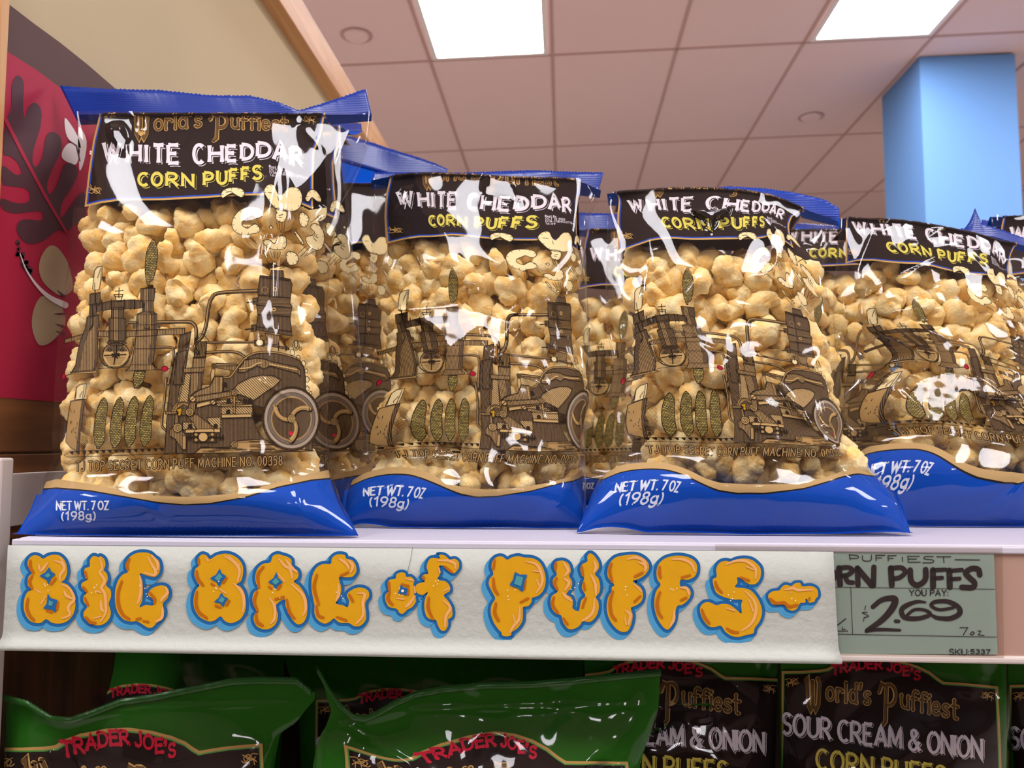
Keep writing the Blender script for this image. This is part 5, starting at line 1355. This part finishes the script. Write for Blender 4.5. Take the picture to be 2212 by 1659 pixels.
LB, LN, LO = lamp_point(0, -7), lamp_point(0, -4), lamp_point(3, -7)
LW = lamp_point(-3, -7)
blue_g = None
B1 = Bag(ident, 240, (430, 1157), .047, .030,
  facets=[([(232,272),(262,268),(282,300),(276,332),(258,338),(238,306)], LB, .0002, 8), ([(286,244),(306,246),(312,276),(300,292),(286,268)], LB, .0002, 6),
          ([(352,772),(425,726),(418,744),(360,792)], LB, .0002, 8), ([(632,250),(668,246),(660,272),(636,278)], LB, .0003, 6)],
  ridges=[([(618,290),(604,340),(590,410),(566,560)], 6, .0011), ([(612,330),(622,400),(618,480),(603,560),(600,640),(604,720)], 6, .0014), ([(560,820),(590,840),(640,866)], 5, .0012), ([(648,262),(668,300),(690,286)], 4, .001), ([(652,278),(678,300),(700,330)], 4, .001), ([(700,460),(718,560),(706,640)], 5, .0012), ([(790,260),(760,330),(745,420)], 5, .0016), ([(770,260),(735,330),(715,440)], 5, .0012), ([(190,262),(186,320),(172,430)], 5, .0012), ([(630,1000),(640,1060),(660,1140)], 7, .0014), ([(70,1120),(110,1100),(140,1140)], 6, .0014), ([(290,1085),(360,1120),(350,1155)], 9, .0018)],
  seed=12, wave=.0002)
B2 = Bag(M2, 256, (1003, 1139), .046, .030,
  facets=[([(842,664),(900,660),(985,656),(1046,668),(1100,684),(1122,668),(1114,712),(1092,740),(1066,768),(1052,738),(1040,712),(1000,742),(966,760),(940,716),(892,686)], LB, .00035, 7),
          ([(1052,372),(1108,384),(1124,412),(1120,446),(1082,436),(1042,430),(1040,402)], LB, .0004, 8), ([(866,404),(896,398),(884,432),(846,470),(858,440)], LB, .0002, 6),
          ([(942,958),(952,974),(1000,974),(990,990),(944,996),(914,998),(930,984)], LB, .0003, 5), ([(1196,640),(1206,690),(1218,722),(1200,760),(1192,716)], LB, .0002, 6)],
  ridges=[([(856,492),(890,520),(902,560),(910,575),(990,602),(1036,616)], 5, .0016), ([(1056,372),(1040,420),(1062,436),(1096,440)], 5, .0014), ([(835,910),(870,912),(926,918)], 5, .0012), ([(840,912),(860,925),(872,942)], 4, .001), ([(1196,640),(1212,700),(1204,770)], 6, .0014), ([(1160,820),(1186,850),(1202,922)], 6, .0014), ([(1040,1010),(1080,1075),(1040,1130)], 14, .0012)],
  seed=22)
B3 = Bag(M3, 270, (1605, 1153), .043, .026,
  facets=[([(1492,452),(1545,446),(1576,444),(1570,462),(1548,474),(1540,512),(1524,512),(1528,476)], LB, .0003, 7), ([(1640,748),(1652,762),(1690,830),(1752,920),(1700,856),(1662,796)], LB, .0002, 5), ([(1402,662),(1412,668),(1418,760),(1414,860),(1404,800)], LB, .0002, 5)],
  ridges=[([(1394,505),(1404,560),(1392,632),(1406,690),(1412,800),(1404,900)], 7, .0018), ([(1604,424),(1640,450),(1696,516)], 5, .0022), ([(1696,516),(1740,550),(1790,600)], 5, .0014), ([(1680,540),(1676,570),(1650,594),(1610,600),(1568,612)], 5, .0016), ([(1640,750),(1690,830),(1760,928)], 6, .0016), ([(1765,810),(1776,850),(1790,920),(1764,926)], 5, .0014), ([(1410,625),(1455,600)], 4, .001), ([(1712,1018),(1780,985),(1822,962)], 5, .0016), ([(1820,985),(1812,1010),(1850,1030)], 5, .0014), ([(1790,640),(1812,770),(1770,720)], 5, .0014), ([(1720,640),(1812,770)], 4, .001), ([(1560,1110),(1620,1118),(1680,1122)], 5, .0008)],
  seed=33)
B4 = Bag(M4, 290, (2080, 1136), .045, .030,
  facets=[([(1936,836),(2000,806),(2046,794),(2090,802),(2140,824),(2170,846),(2200,862),(2140,858),(2090,850),(2064,874),(2050,884),(2046,900),(2018,926),(1996,892),(1962,860)], LB, .0005, 6),
          ([(2006,712),(2042,698),(2074,736),(2040,728)], LB, .0003, 5), ([(1960,690),(2000,680),(1990,690)], LB, .0002, 4), ([(2120,890),(2150,876),(2128,908)], LB, .0003, 5), ([(2076,430),(2080,430),(2080,440)], LB, .0002, 4), ([(1866,828),(1898,798),(1916,826),(1880,842)], LB, .0003, 5)],
  ridges=[([(1944,462),(1888,500),(1852,582),(1856,660),(1848,740),(1836,800)], 6, .0018), ([(1858,662),(1890,620),(1980,570),(2086,524)], 5, .0018), ([(1866,666),(1960,632),(2044,616),(2100,640)], 5, .0016), ([(1896,682),(1960,672),(2020,658)], 5, .0014), ([(2086,524),(2120,560),(2196,630)], 5, .0018), ([(1960,530),(2060,484),(1990,478)], 5, .0014), ([(2160,470),(2195,510)], 5, .0012), ([(1856,770),(1900,720),(1940,690)], 4, .001), ([(2166,934),(2180,948),(2200,956)], 4, .001)],
  seed=44, creases=34)
G_A = 'blue cheddar puff bags on the upper shelf'
LABS = ['blue and clear cheddar puff bag at the far left, tallest of the front row',
 'blue and clear cheddar puff bag second from left in the front row',
 'blue and clear cheddar puff bag third from left, its top corner folded',
 'blue and clear cheddar puff bag at front right with diamond-shaped glare']
build_bag(B1, LABS[0], G_A, [(130,187),(230,193),(345,196),(450,207),(540,208),(600,222),(645,240),(700,224),(790,193)], [(168,264),(300,258),(450,258),(600,262),(700,264),(803,248)])
build_bag(B2, LABS[1], G_A, [(808,374),(900,373),(1000,374),(1150,369),(1250,373),(1304,374)], [(802,402),(1000,412),(1150,412),(1292,418)])
build_bag(B3, LABS[2], G_A, [(1322,420),(1450,415),(1575,404),(1650,408),(1720,418),(1780,432),(1812,450)], [(1318,440),(1575,436),(1700,456),(1760,466),(1814,474)], seal_m=M_seal_r)
build_bag(B4, LABS[3], G_A, [(1815,474),(1950,486),(2060,498),(2090,494),(2098,474),(2106,450),(2120,484),(2170,500),(2252,530)], [(1815,490),(2000,504),(2150,515),(2252,545)])
ST = np.array([(130,187),(230,193),(345,196),(450,207),(540,208),(600,222),(645,240),(700,224),(790,193)], float)
SB = np.array([(168,264),(300,258),(450,258),(600,262),(700,264),(803,248)], float)
def back_bag(mp, Y0, label, seed, h=.042, st=None, sb=None, ytop=240, words=True):
    b = Bag(mp, ytop, None, h, .02, seed=seed, Y0=Y0, creases=10, flare=False)
    # stand the bag on the deck: drop the foot row to the shelf
    build_bag(b, label, G_A, mp(ST) if st is None else st, mp(SB) if sb is None else sb, 60, 80, True, words=words)
    return b
def ground_map(sx, sy, cx, cy, px, py, Y0, lean=0.):
    """Affine placement, with the lower part stretched so the foot rests on the deck at depth Y0."""
    yb = float(to_px(np.array([[0.1, Y0, zs+.0006]]))[0, 1])
    def f(p):
        p = np.asarray(p, float); y = sy*(p[:, 1]-cy)+py
        y_end = sy*(YBOT-cy)+py; y = y+(yb-y_end)*np.clip((p[:, 1]-cy)/(YBOT-cy), 0, 1)**1.5
        return np.stack([sx*(p[:, 0]-cx)+px+lean*(p[:, 1]-cy), y], -1)
    return f
Y1b, Y2b = .772, .955
B1b = back_bag(ground_map(.93, .965, 627, 900, 719, 907, Y1b, .075), Y1b, 'blue and clear bag of puffs standing directly behind the leftmost bag', 55,
  st=[(330,258),(600,262),(780,268)], sb=[(330,276),(600,280),(782,284)])
m2b = ground_map(.70, .70, 803, 250, 945, 400, Y2b)
B2b = back_bag(m2b, Y2b, 'bag in the back row whose slanted blue seal rises between the first two bags', 66,
  st=[(560,250),(700,280),(800,308),(860,328),(900,340),(940,354),(966,366)], sb=[(560,300),(700,340),(800,368),(880,392),(966,396)], words=False)
B3b = back_bag(ground_map(.68, .64, 214, 304, 1272, 533, Y2b), Y2b, 'bag in the back row seen through the gap between the second and third bags', 77)
B4b = back_bag(ground_map(.68, .64, 292, 386, 1748, 545, Y2b), Y2b, 'bag in the back row seen between the third bag and the front right bag', 88,
  st=[(1650,478),(1850,492),(2020,514)], sb=[(1650,486),(1850,500),(2020,520)], ytop=304)
B5 = back_bag(ground_map(.90, .86, 214, 304, 2180, 487, .85), .85, 'bag at the far right edge, cut by the picture, behind the front right bag', 99,
  st=[(2120,476),(2300,476),(2500,476)], sb=[(2120,486),(2300,486),(2500,486)], ytop=276)
# ------------------------------------------------------------------ corn puffs
def puff_mat():
    m = bpy.data.materials.new('corn puff'); m.use_nodes = True
    nt = m.node_tree; b = nt.nodes['Principled BSDF']
    b.inputs['Roughness'].default_value = .75; b.inputs['Specular IOR Level'].default_value = .2
    tc = nt.nodes.new('ShaderNodeTexCoord')
    n = nt.nodes.new('ShaderNodeTexNoise'); n.inputs['Scale'].default_value = 70; n.inputs['Detail'].default_value = 4
    nt.links.new(tc.outputs['Object'], n.inputs['Vector'])
    cr = nt.nodes.new('ShaderNodeValToRGB')
    cr.color_ramp.elements[0].position = .34; cr.color_ramp.elements[0].color = lin((243, 198, 112))+(1,)
    cr.color_ramp.elements[1].position = .62; cr.color_ramp.elements[1].color = lin((253, 232, 176))+(1,)
    nt.links.new(n.outputs['Fac'], cr.inputs['Fac']); nt.links.new(cr.outputs['Color'], b.inputs['Base Color'])
    n2 = nt.nodes.new('ShaderNodeTexNoise'); n2.inputs['Scale'].default_value = 420; n2.inputs['Detail'].default_value = 4
    nt.links.new(tc.outputs['Object'], n2.inputs['Vector'])
    bp = nt.nodes.new('ShaderNodeBump'); bp.inputs['Strength'].default_value = .8; bp.inputs['Distance'].default_value = .0012
    nt.links.new(n2.outputs['Fac'], bp.inputs['Height']); nt.links.new(bp.outputs['Normal'], b.inputs['Normal'])
    b.inputs['Subsurface Weight'].default_value = .25
    b.inputs['Subsurface Radius'].default_value = (.006, .004, .0015)
    b.inputs['Subsurface Scale'].default_value = 1.0
    return m
M_puff = puff_mat()
def puff_geo(kind, seed, nu, nv):
    r = random.Random(seed); off = Vector((r.uniform(0, 50), r.uniform(0, 50), r.uniform(0, 50)))
    V = []
    if kind == 'curl':
        R = r.uniform(.0082, .0108); sweep = r.uniform(1.6, 4.2); tr0 = r.uniform(.0064, .0082); kink = r.uniform(-.25, .25)
        for i in range(nu+1):
            u = i/nu; a = (u-.5)*sweep
            endt = math.sqrt(max(0, 1-abs(2*u-1)**5))
            tr = tr0*endt*(1+.16*math.sin(u*9+seed))*(1.1-.25*abs(2*u-1))
            c = Vector((R*math.cos(a)-R*.55, R*math.sin(a), R*kink*math.sin(u*PI*1.3)))
            t = Vector((-math.sin(a), math.cos(a), 0)); nrm = Vector((math.cos(a), math.sin(a), 0)); bi = Vector((0, 0, 1))
            ext = t*((-1 if u < .5 else 1)*(abs(2*u-1)**6)*tr0*.45)
            for j in range(nv):
                b = 2*PI*j/nv; V.append(c+ext+(nrm*math.cos(b)+bi*math.sin(b))*tr)
    else:
        nl = r.randint(4, 6); L = []
        for k in range(nl):
            d = Vector((r.gauss(0, 1), r.gauss(0, 1), r.gauss(0, .8))).normalized()
            L.append((d*r.uniform(.0045, .0072), r.uniform(.0068, .0092)))
        for i in range(nu+1):
            th = PI*i/nu
            for j in range(nv):
                ph = 2*PI*j/nv; d = Vector((math.sin(th)*math.cos(ph), math.sin(th)*math.sin(ph), math.cos(th)))
                best = .0055
                for (c, rad) in L:
                    bq = d.dot(c); disc = bq*bq-c.length_squared+rad*rad
                    if disc > 0: best = max(best, bq+math.sqrt(disc))
                V.append(d*best)
    W = []
    for v in V:
        q = v*170+off
        n1 = noise.noise(q); n2 = noise.noise(q*2.6+off); n3 = noise.noise(q*6.1)
        k = v.normalized() if v.length > 1e-6 else Vector((0, 0, 1))
        W.append(v+k*(.0020*n1+.0013*n2+.0005*n3))
    Fc = []
    for i in range(nu):
        for j in range(nv):
            a = i*nv+j; b = i*nv+(j+1) % nv; Fc.append((a, b, b+nv, a+nv))
    Fc.append(tuple(range(nv))[::-1]); Fc.append(tuple(nu*nv+j for j in range(nv)))
    A = np.array([tuple(w) for w in W]); A -= (A.max(0)+A.min(0))/2
    A *= .0205/np.linalg.norm(A, axis=1).max()
    return A, Fc
KINDS = ['curl', 'blob', 'curl', 'blob', 'curl', 'blob', 'curl', 'blob', 'curl', 'blob', 'curl', 'blob']
PROTO = []; LOW = []
for k, kd in enumerate(KINDS):
    vv, ff = puff_geo(kd, 100+k, 28, 22)
    me = bpy.data.meshes.new('corn_puff'); me.from_pydata([tuple(a) for a in vv], [], ff); me.materials.append(M_puff)
    me.polygons.foreach_set('use_smooth', np.ones(len(ff), bool)); me.update(); PROTO.append(me)
    LOW.append(puff_geo(kd, 100+k, 12, 10))
from mathutils import Euler
RP = np.random.RandomState(5)
def pack(bag, fill, r=.0200, tries=26000, dmin=.0238, maxdepth=.062, px_lim=None):
    """Fill the pouch between its two walls with puff centres."""
    c = np.stack([RP.uniform(60, 760, tries), RP.uniform(fill, 1066, tries)], -1)
    u = RP.uniform(0, 1, tries)**1.5
    s, t, q = bag.st(c)
    ok = (c[:, 0] > bag.lr(c[:, 1])[0]+30) & (c[:, 0] < bag.lr(c[:, 1])[1]-30) & (c[:, 0] < 676)
    c, u = c[ok], u[ok]
    s, t, q = bag.st(c)
    Yf = bag.Yfront(c); Yb = bag.Ymid(t)+bag.half(t)*bag.g(s)
    a = Yf+r+.0056
    for dpx, kz in ((36., .74), (50., .36)):
        for ox, oy in ((1, 0), (-1, 0), (0, 1), (0, -1), (.7, .7), (-.7, .7), (.7, -.7), (-.7, -.7)):
            a = np.maximum(a, bag.Ybase(c+np.array([ox*dpx, oy*dpx]))+r*kz+.0070)
    b = Yb-r-.002
    lq, rq = bag.lr(c[:, 1]); pc_ = bag.map(c); need = .80*r*F/Yf
    k = (b >= a-.004) & (pc_[:, 0]-bag.map(np.stack([lq, c[:, 1]], -1))[:, 0] > need) & (bag.map(np.stack([rq, c[:, 1]], -1))[:, 0]-pc_[:, 0] > need)
    c, u, Yf, a, b = c[k], u[k], Yf[k], a[k], np.maximum(b[k], a[k])
    b = np.minimum(b, a+maxdepth)
    Y = a+(b-a)*u; px = bag.map(c)
    if px_lim:
        k = (px[:, 0] > px_lim[0]) & (px[:, 0] < px_lim[1]); px, Y, Yf = px[k], Y[k], Yf[k]
    P = on_y(px, Y); depth = Y-Yf
    # front first, so the layer against the film is the fullest
    order = np.argsort(depth+RP.uniform(0, .012, len(depth)))
    acc = np.zeros((0, 3)); keep = []
    for i in order:
        if len(acc) and ((acc-P[i])**2).sum(1).min() < (dmin if depth[i] < .034 else dmin*.74)**2: continue
        acc = np.vstack([acc, P[i]]); keep.append(i)
    return P[keep], depth[keep], px[keep]
BAGS = [(B1, 462, 'leftmost bag', None), (B2, 458, 'second bag from left', None), (B3, 490, 'third bag from left', None), (B4, 456, 'front right bag', (1780, 2290)),
        (B1b, 452, 'bag standing behind the leftmost bag', (600, 800)), (B2b, 452, 'back row bag with the slanted seal behind the second bag', (680, 870)), (B3b, 500, 'back row bag between the second and third bags', (1225, 1345)), (B4b, 490, 'back row bag between the third and front right bags', (1700, 1900)), (B5, 470, 'bag at the far right edge', (2100, 2250))]
cand = []; rest = {}
for bi, (bg, fill, nm, lim) in enumerate(BAGS):
    P, dep, px = pack(bg, fill, px_lim=lim, tries=26000 if bi < 4 else 9000)
    for p, d, x in zip(P, dep, px):
        vis = -20 < x[0] < 2230
        cand.append((d/.010+(0 if bi < 4 else 3.2)+(0 if vis else 50), bi, p, d))
cand.sort(key=lambda a: a[0])
one, many = cand[:296], cand[296:]
first = {}
for (_, bi, p, d) in one:
    k = RP.randint(len(PROTO))
    if k not in first:
        o = bpy.data.objects.new('corn_puff', PROTO[k]); first[k] = o
    else: o = first[k].copy()
    COL.objects.link(o)
    o.location = p; o.rotation_euler = tuple(RP.uniform(0, 6.28, 3)); sc_ = RP.uniform(.90, 1.0); o.scale = (sc_, sc_, sc_)
    tag(o, 'pale yellow corn puff showing behind the clear front of the '+BAGS[bi][2], 'corn puff', 'corn puffs in the '+BAGS[bi][2])
for bi in range(len(BAGS)):
    vs = []; fs = []; k = 0
    for (_, b_, p, d) in many:
        if b_ != bi: continue
        vv, ff = LOW[RP.randint(len(LOW))]
        R_ = np.array(Euler(tuple(RP.uniform(0, 6.28, 3))).to_matrix())
        vs.append((vv*RP.uniform(.90, 1.0))@R_.T+p); fs += [tuple(i+k for i in f_) for f_ in ff]; k += len(vv)
    if not vs: continue
    vs = np.vstack(vs); c0 = vs.mean(0)
    o = link('corn_puffs', vs, fs, M_puff, None, None, True); local(o, c0)
    tag(o, 'deeper layer of pale yellow corn puffs inside the '+BAGS[bi][2], 'corn puffs', None, 'stuff')
# ------------------------------------------------------------------ green bags on the lower shelf
M_green = mat('bag green', (40, 102, 26), .7, .05)
M_gseal = ridge_mat('green seal', (34, 92, 26))
M_lgreen = mat('label green line', (70, 150, 60), .5, .3)
def draw_green(a):
    """Flat design of the green bag, in the picture frame of the third bag from the left."""
    base = [(1690,1452),(1740,1451),(1772,1449),(1790,1446),(1806,1436),(1830,1428),(1870,1423),(1910,1424),(1950,1430),(1985,1440),(2012,1453),(2030,1467),(2042,1475),(2100,1479),(2160,1485)]
    lab = np.array(base+[(2166,1600),(2172,1800),(1682,1800),(1688,1600)], float)
    a.ring('label', lab, 4.8, M_gold, 1); a.ring('label', inset(lab, 4.6), 2.2, M_lgreen, 1.5); a.poly('label', inset(lab, 6.4), M_black, 1, L=9)
    def arcf(u, h, uc):
        # lettering on a shallow arch
        x = 1800+190*u; y = 1462-20*math.sin(PI*min(max(uc, 0), 1))+12*uc-2
        return np.stack([1800+190*np.asarray(u), y-19*np.asarray(h)], -1)
    text(a, 'brand_text', "TRADER JOE'S", 0, 0, 1, 0, 19, 4.2, M_tred, 4, gap=.24, space=.34, flare=.5, curve=arcf)
    for (cx, cy, sx, sy) in ((2138, 1504, -1, 1), (1712, 1474, 1, 1)):
        for pts in ([(-12, 8), (-4, 2), (6, 6), (12, -2), (4, -6), (-2, -2)], [(-14, -4), (-4, -6), (2, 0), (10, 6), (16, 2)], [(-8, 12), (-6, 4), (0, 0), (2, 10)], [(0, 0), (14, -7)], [(-10, 0), (-2, 4), (8, -2)]):
            a.stroke('ornament', [(cx+sx*x, cy+sy*y) for x, y in pts], 1.5, M_gold, 4, 4)
    for (w, m, ly) in ((10, M_gold, 4), (6.6, M_black, 5), (5, M_gold2, 6)):
        glyph(a, 'title', 'W!', 1738, 1782, 1468, 1538, w, m, ly); glyph(a, 'title', 'P!', 1902, 1942, 1478, 1548, w, m, ly)
    for (w, m, ly) in ((7.2, M_gold, 4), (4.2, M_black, 5), (2.8, M_gold2, 6)):
        text(a, 'title', "orld's", 1788, 1514, 1882, 1524, 42, w, m, ly, gap=.26, flare=.3)
        text(a, 'title', "uffiest", 1950, 1530, 2072, 1556, 42, w, m, ly, gap=.24, flare=.3)
    for dx, w, m, ly in ((3.2, 6.6, M_tw, 3), (2.7, 4.8, M_black, 4), (0, 7.8, M_black, 5), (0, 6.4, M_tw, 6)):
        text(a, 'flavour_text', 'SOUR CREAM & ONION', 1692, 1586, 2124, 1642, 44, w, m, ly, gap=.2, space=.34, flare=.35, cap=False, dx=dx, dy=dx)
    for dx, w, m, ly in ((3.2, 6.2, M_ty, 3), (2.7, 4.5, M_black, 4), (0, 7.4, M_black, 5), (0, 6, M_ty, 6)):
        text(a, 'product_text', 'CORN PUFFS', 1766, 1662, 2044, 1700, 42, w, m, ly, gap=.24, space=.4, flare=.35, cap=False, dx=dx, dy=dx)
ART_GREEN = Art(8.); ART_GREEN.stag = True; draw_green(ART_GREEN)

class GreenBag:
    def __init__(self, mp, top, left, right, Y0, h=.045, seed=0, facets=(), ridges=()):
        self.map = mp; self.top = np.asarray(top, float); self.l = left; self.r = right; self.Y0 = Y0; self.h = h
        r = random.Random(seed)
        self.waves = [(lambda wl, a, ph, am: (2*PI/wl*math.cos(a), 2*PI/wl*math.sin(a), ph, am*wl/200))(r.uniform(60, 240), r.uniform(0, 6.3), r.uniform(0, 6.3), .0006) for _ in range(12)]
        self.ridges = list(ridges)
        self.planes = []; self.seed = seed
        for (poly, lamp) in facets:
            pq = np.asarray(poly, float); c = pq.mean(0, keepdims=True); Yc = float(self.Yb(c)[0]); Cw = on_y(c, Yc)[0]
            a = CAM-Cw; a /= np.linalg.norm(a); b = np.asarray(lamp)-Cw; b /= np.linalg.norm(b); n = a+b; n /= np.linalg.norm(n)
            self.planes.append((pq, n, Cw))
    def lr(self, y): return np.interp(y, [p[1] for p in self.l], [p[0] for p in self.l]), np.interp(y, [p[1] for p in self.r], [p[0] for p in self.r])
    def ty(self, x): return np.interp(x, self.top[:, 0], self.top[:, 1])
    def Yb(self, px):
        l, r = self.lr(px[:, 1]); s = np.clip((px[:, 0]-l)/(r-l), 0, 1)
        v = np.clip((px[:, 1]-self.ty(px[:, 0]))/260., 0, 1)
        return self.Y0-self.h*sm(v, .05, 1)*np.clip(1-np.abs(2*s-1)**2.4, 0, 1)**.6
    def Y(self, px):
        Y = self.Yb(px); l, r = self.lr(px[:, 1]); s = np.clip((px[:, 0]-l)/(r-l), 0, 1); ef = sm(np.minimum(s, 1-s), 0, .08)
        dz = 0
        for (kx, ky, ph, am) in self.waves: dz = dz+am*np.sin(kx*px[:, 0]+ky*px[:, 1]+ph)
        for (pl, w, am) in self.ridges:
            d, u = line_d(pl, px); dz = dz+am*np.exp(-np.abs(d/w)**1.6)*np.clip(np.sin(PI*np.clip(u, 0, 1)), 0, 1)**.5
        Y = Y-dz*ef
        for (pq, n, Cw) in self.planes:
            m = sm(poly_sd(pq, px), -2, 5)*ef; d = rays(px); t = (n@(Cw-CAM))/(d@n); Y = Y*(1-m)+(CAM[1]+t*d[:, 1])*m
        return Y
    def S(self, c, ins=0.):
        """Design point -> place; the print follows the front sheet."""
        px = self.map(np.asarray(c, float)); l, r = self.lr(px[:, 1]); px[:, 0] = np.clip(px[:, 0], l+1, r-1)
        t = self.ty(px[:, 0]); px[:, 1] = np.maximum(px[:, 1], t+2); px[:, 1] = np.minimum(px[:, 1], 1950)
        p = on_y(px, self.Y(px)); p[:, 1] += ins
        return p
def green_bag(b, label, seal_bot=None, nx=90, ny=80, cut=1950.):
    vs = []; ss = np.linspace(0, 1, nx+1); rows = []
    for j in range(ny+1):
        v = j/ny
        xx = []
        for s in ss:
            y = 1500.
            for _ in range(6):
                l, r = b.lr(np.array([y])); x = l[0]+s*(r[0]-l[0]); y = b.ty(x)+(cut-b.ty(x))*v
            xx.append((x, y))
        rows += xx
    g = np.array(rows); Fp = on_y(g, b.Y(g)); Fp2 = Fp.copy(); Fp2[:, 1] += .0046
    # below the picture the pouch runs straight down to the lower deck
    n1 = nx+1; last = Fp2[-n1:]; z0 = last[:, 2].mean(); ext = []
    for k in range(1, 9):
        q = last.copy(); q[:, 2] = last[:, 2]+(Z2+.0008-last[:, 2])*k/8
        q[:, 1] = last[:, 1]+(b.Y0-last[:, 1])*max(0, (k-5)/3); ext.append(q)
    front = np.vstack([Fp2]+ext); NY = ny+8
    bk = front.copy(); bk[:, 1] = np.maximum(2*b.Y0-bk[:, 1]+.004, front[:, 1]+.0015)
    root = thing('snack_bag', (float(Fp[:, 0].mean()), b.Y0, Z2), label, 'snack bag', 'green onion puff bags on the lower shelf')
    put(link('pouch', np.vstack([front, bk]), quads(nx, NY)+quads(nx, NY, len(front), True), M_green, None, None, True), root)
    lb = lay(b, ['label', 'ornament'], 'label', root, ART_GREEN, 16)
    for nm, pt in (('brand_lettering', 'brand_text'), ('title_lettering', 'title'), ('flavour_lettering', 'flavour_text'), ('product_lettering', 'product_text')): lay(b, [pt], nm, lb, ART_GREEN, 16)
    put(link('film', Fp, quads(nx, ny), M_filmg, None, None, True), root)
    if seal_bot is not None: pass
    A = b.top.copy(); q = resample(A, 160); q2 = q.copy(); q[1::2, 1] -= 1.6
    Yt = b.Y(q2+np.array([0, 2]))
    P = np.vstack([on_y(q-np.array([0, 10]), Yt+.003), on_y(q2+np.array([0, 4]), Yt+.0016)])
    o = link('top_seal', P, quads(159, 1), M_gseal, None, None, True)
    md = o.modifiers.new('thick', 'SOLIDIFY'); md.thickness = .0005; md.offset = 0
    put(o, root)
    return root
def pairs(*L): return TPS([a for a, b in L], [b for a, b in L], 2e-3)
SKEY = [(1690,1452),(1785,1450),(1905,1424),(2040,1474),(2160,1484),(1800,1458),(1990,1472),(1692,1586),(2124,1642),(1905,1750)]
mG3 = ident
mG4 = affine(1.0, 1.0, 2040, 1474, 1567, 1464, -.055)
mG2 = pairs(((1690,1452),(741,1611)),((1790,1448),(875,1647)),((1905,1423),(1062,1582)),((2040,1474),(1220,1646)),((2160,1485),(1357,1649)),((1800,1460),(921,1649)),((1990,1472),(1157,1643)),((1690,1650),(722,1880)),((2160,1680),(1372,1890)))
mG1 = pairs(((1690,1452),(-30,1618)),((1790,1448),(112,1614)),((1905,1423),(268,1573)),((2040,1474),(425,1624)),((2160,1485),(564,1609)),((1800,1460),(135,1640)),((1990,1472),(376,1640)),((1690,1650),(-40,1860)),((2160,1680),(560,1870)))
mGb1 = affine(.80, .85, 1690, 1452, 148, 1499, .02)
mGb2 = affine(.86, .90, 1690, 1452, 680, 1514, .0)
mG5 = affine(1.0, 1.0, 1690, 1452, 2183, 1482)
green_bag(GreenBag(mGb1, [(122,1392),(140,1385),(300,1388),(610,1392)], [(122,1390),(128,1480),(134,1700)], [(612,1390),(600,1700)], .86, .04, 1,
   ridges=[([(135,1400),(155,1460),(163,1530)], 6, .002), ([(150,1405),(200,1420)], 4, .001)]), 'green puff bag in the back row at the left, mostly hidden')
green_bag(GreenBag(mGb2, [(605,1402),(760,1404),(1000,1408),(1262,1412)], [(604,1400),(640,1520),(650,1700)], [(1262,1410),(1240,1700)], .84, .035, 2), 'green puff bag in the back row behind the twisted seal of the middle bag')
green_bag(GreenBag(mG4, [(1262,1412),(1400,1412),(1560,1414),(1680,1418)], [(1262,1410),(1270,1700)], [(1684,1418),(1682,1500),(1676,1700)], .735, .035, 3,
   ridges=[([(1560,1530),(1545,1590),(1560,1640)], 6, .0018), ([(1530,1640),(1600,1660),(1640,1620)], 6, .0016)],
   facets=[([(1420,1530),(1470,1524),(1540,1526),(1536,1556),(1450,1570),(1400,1590)], LW)]), 'green onion puff bag behind the right end of the middle green bag')
green_bag(GreenBag(mG3, [(1688,1420),(1800,1422),(2000,1424),(2178,1428)], [(1690,1420),(1690,1700)], [(2180,1428),(2182,1700)], .715, .045, 4,
   ridges=[([(1695,1500),(1712,1580),(1720,1660)], 7, .0022), ([(1960,1545),(2010,1560),(2040,1552)], 6, .0014), ([(2060,1490),(2110,1500)], 6, .0014)]), 'green onion puff bag at the right with its whole name readable')
green_bag(GreenBag(mG5, [(2184,1428),(2300,1430),(2500,1432)], [(2183,1428),(2186,1700)], [(2520,1428),(2510,1700)], .80, .04, 5), 'green puff bag cut off by the right edge of the picture')
green_bag(GreenBag(mG1, [(4,1510),(20,1514),(60,1524),(110,1556),(150,1560),(195,1545),(260,1520),(330,1510),(420,1492),(500,1476),(560,1473),(640,1474),(672,1500)], [(6,1500),(2,1700)], [(676,1480),(676,1515),(640,1560),(600,1590),(590,1640),(580,1700)], .665, .035, 6,
   ridges=[([(120,1566),(220,1545),(320,1530),(440,1526),(672,1520)], 5, .0016), ([(570,1540),(560,1580),(590,1610)], 6, .0018)],
   facets=[([(100,1622),(130,1618),(170,1640),(190,1680),(120,1690)], LW)]), 'green puff bag at the lower left, its seal folded into a wave')
green_bag(GreenBag(mG2, [(684,1448),(694,1466),(712,1498),(735,1528),(762,1552),(790,1556),(815,1545),(850,1524),(900,1503),(960,1492),(1040,1485),(1140,1483),(1240,1475),(1340,1464),(1428,1456)], [(684,1446),(712,1540),(700,1575),(682,1610),(672,1660),(664,1750)], [(1428,1456),(1424,1530),(1405,1590),(1385,1650),(1375,1750)], .648, .035, 7,
   ridges=[([(740,1560),(800,1600),(880,1650),(930,1700)], 6, .002), ([(780,1560),(870,1536),(1000,1532),(1200,1530),(1420,1524)], 5, .0014), ([(712,1556),(740,1570),(775,1562)], 5, .0016)],
   facets=[([(1270,1660),(1310,1648),(1370,1652),(1380,1690),(1270,1700)], LW)]), 'green puff bag in the lower middle with a twisted seal at its left corner')
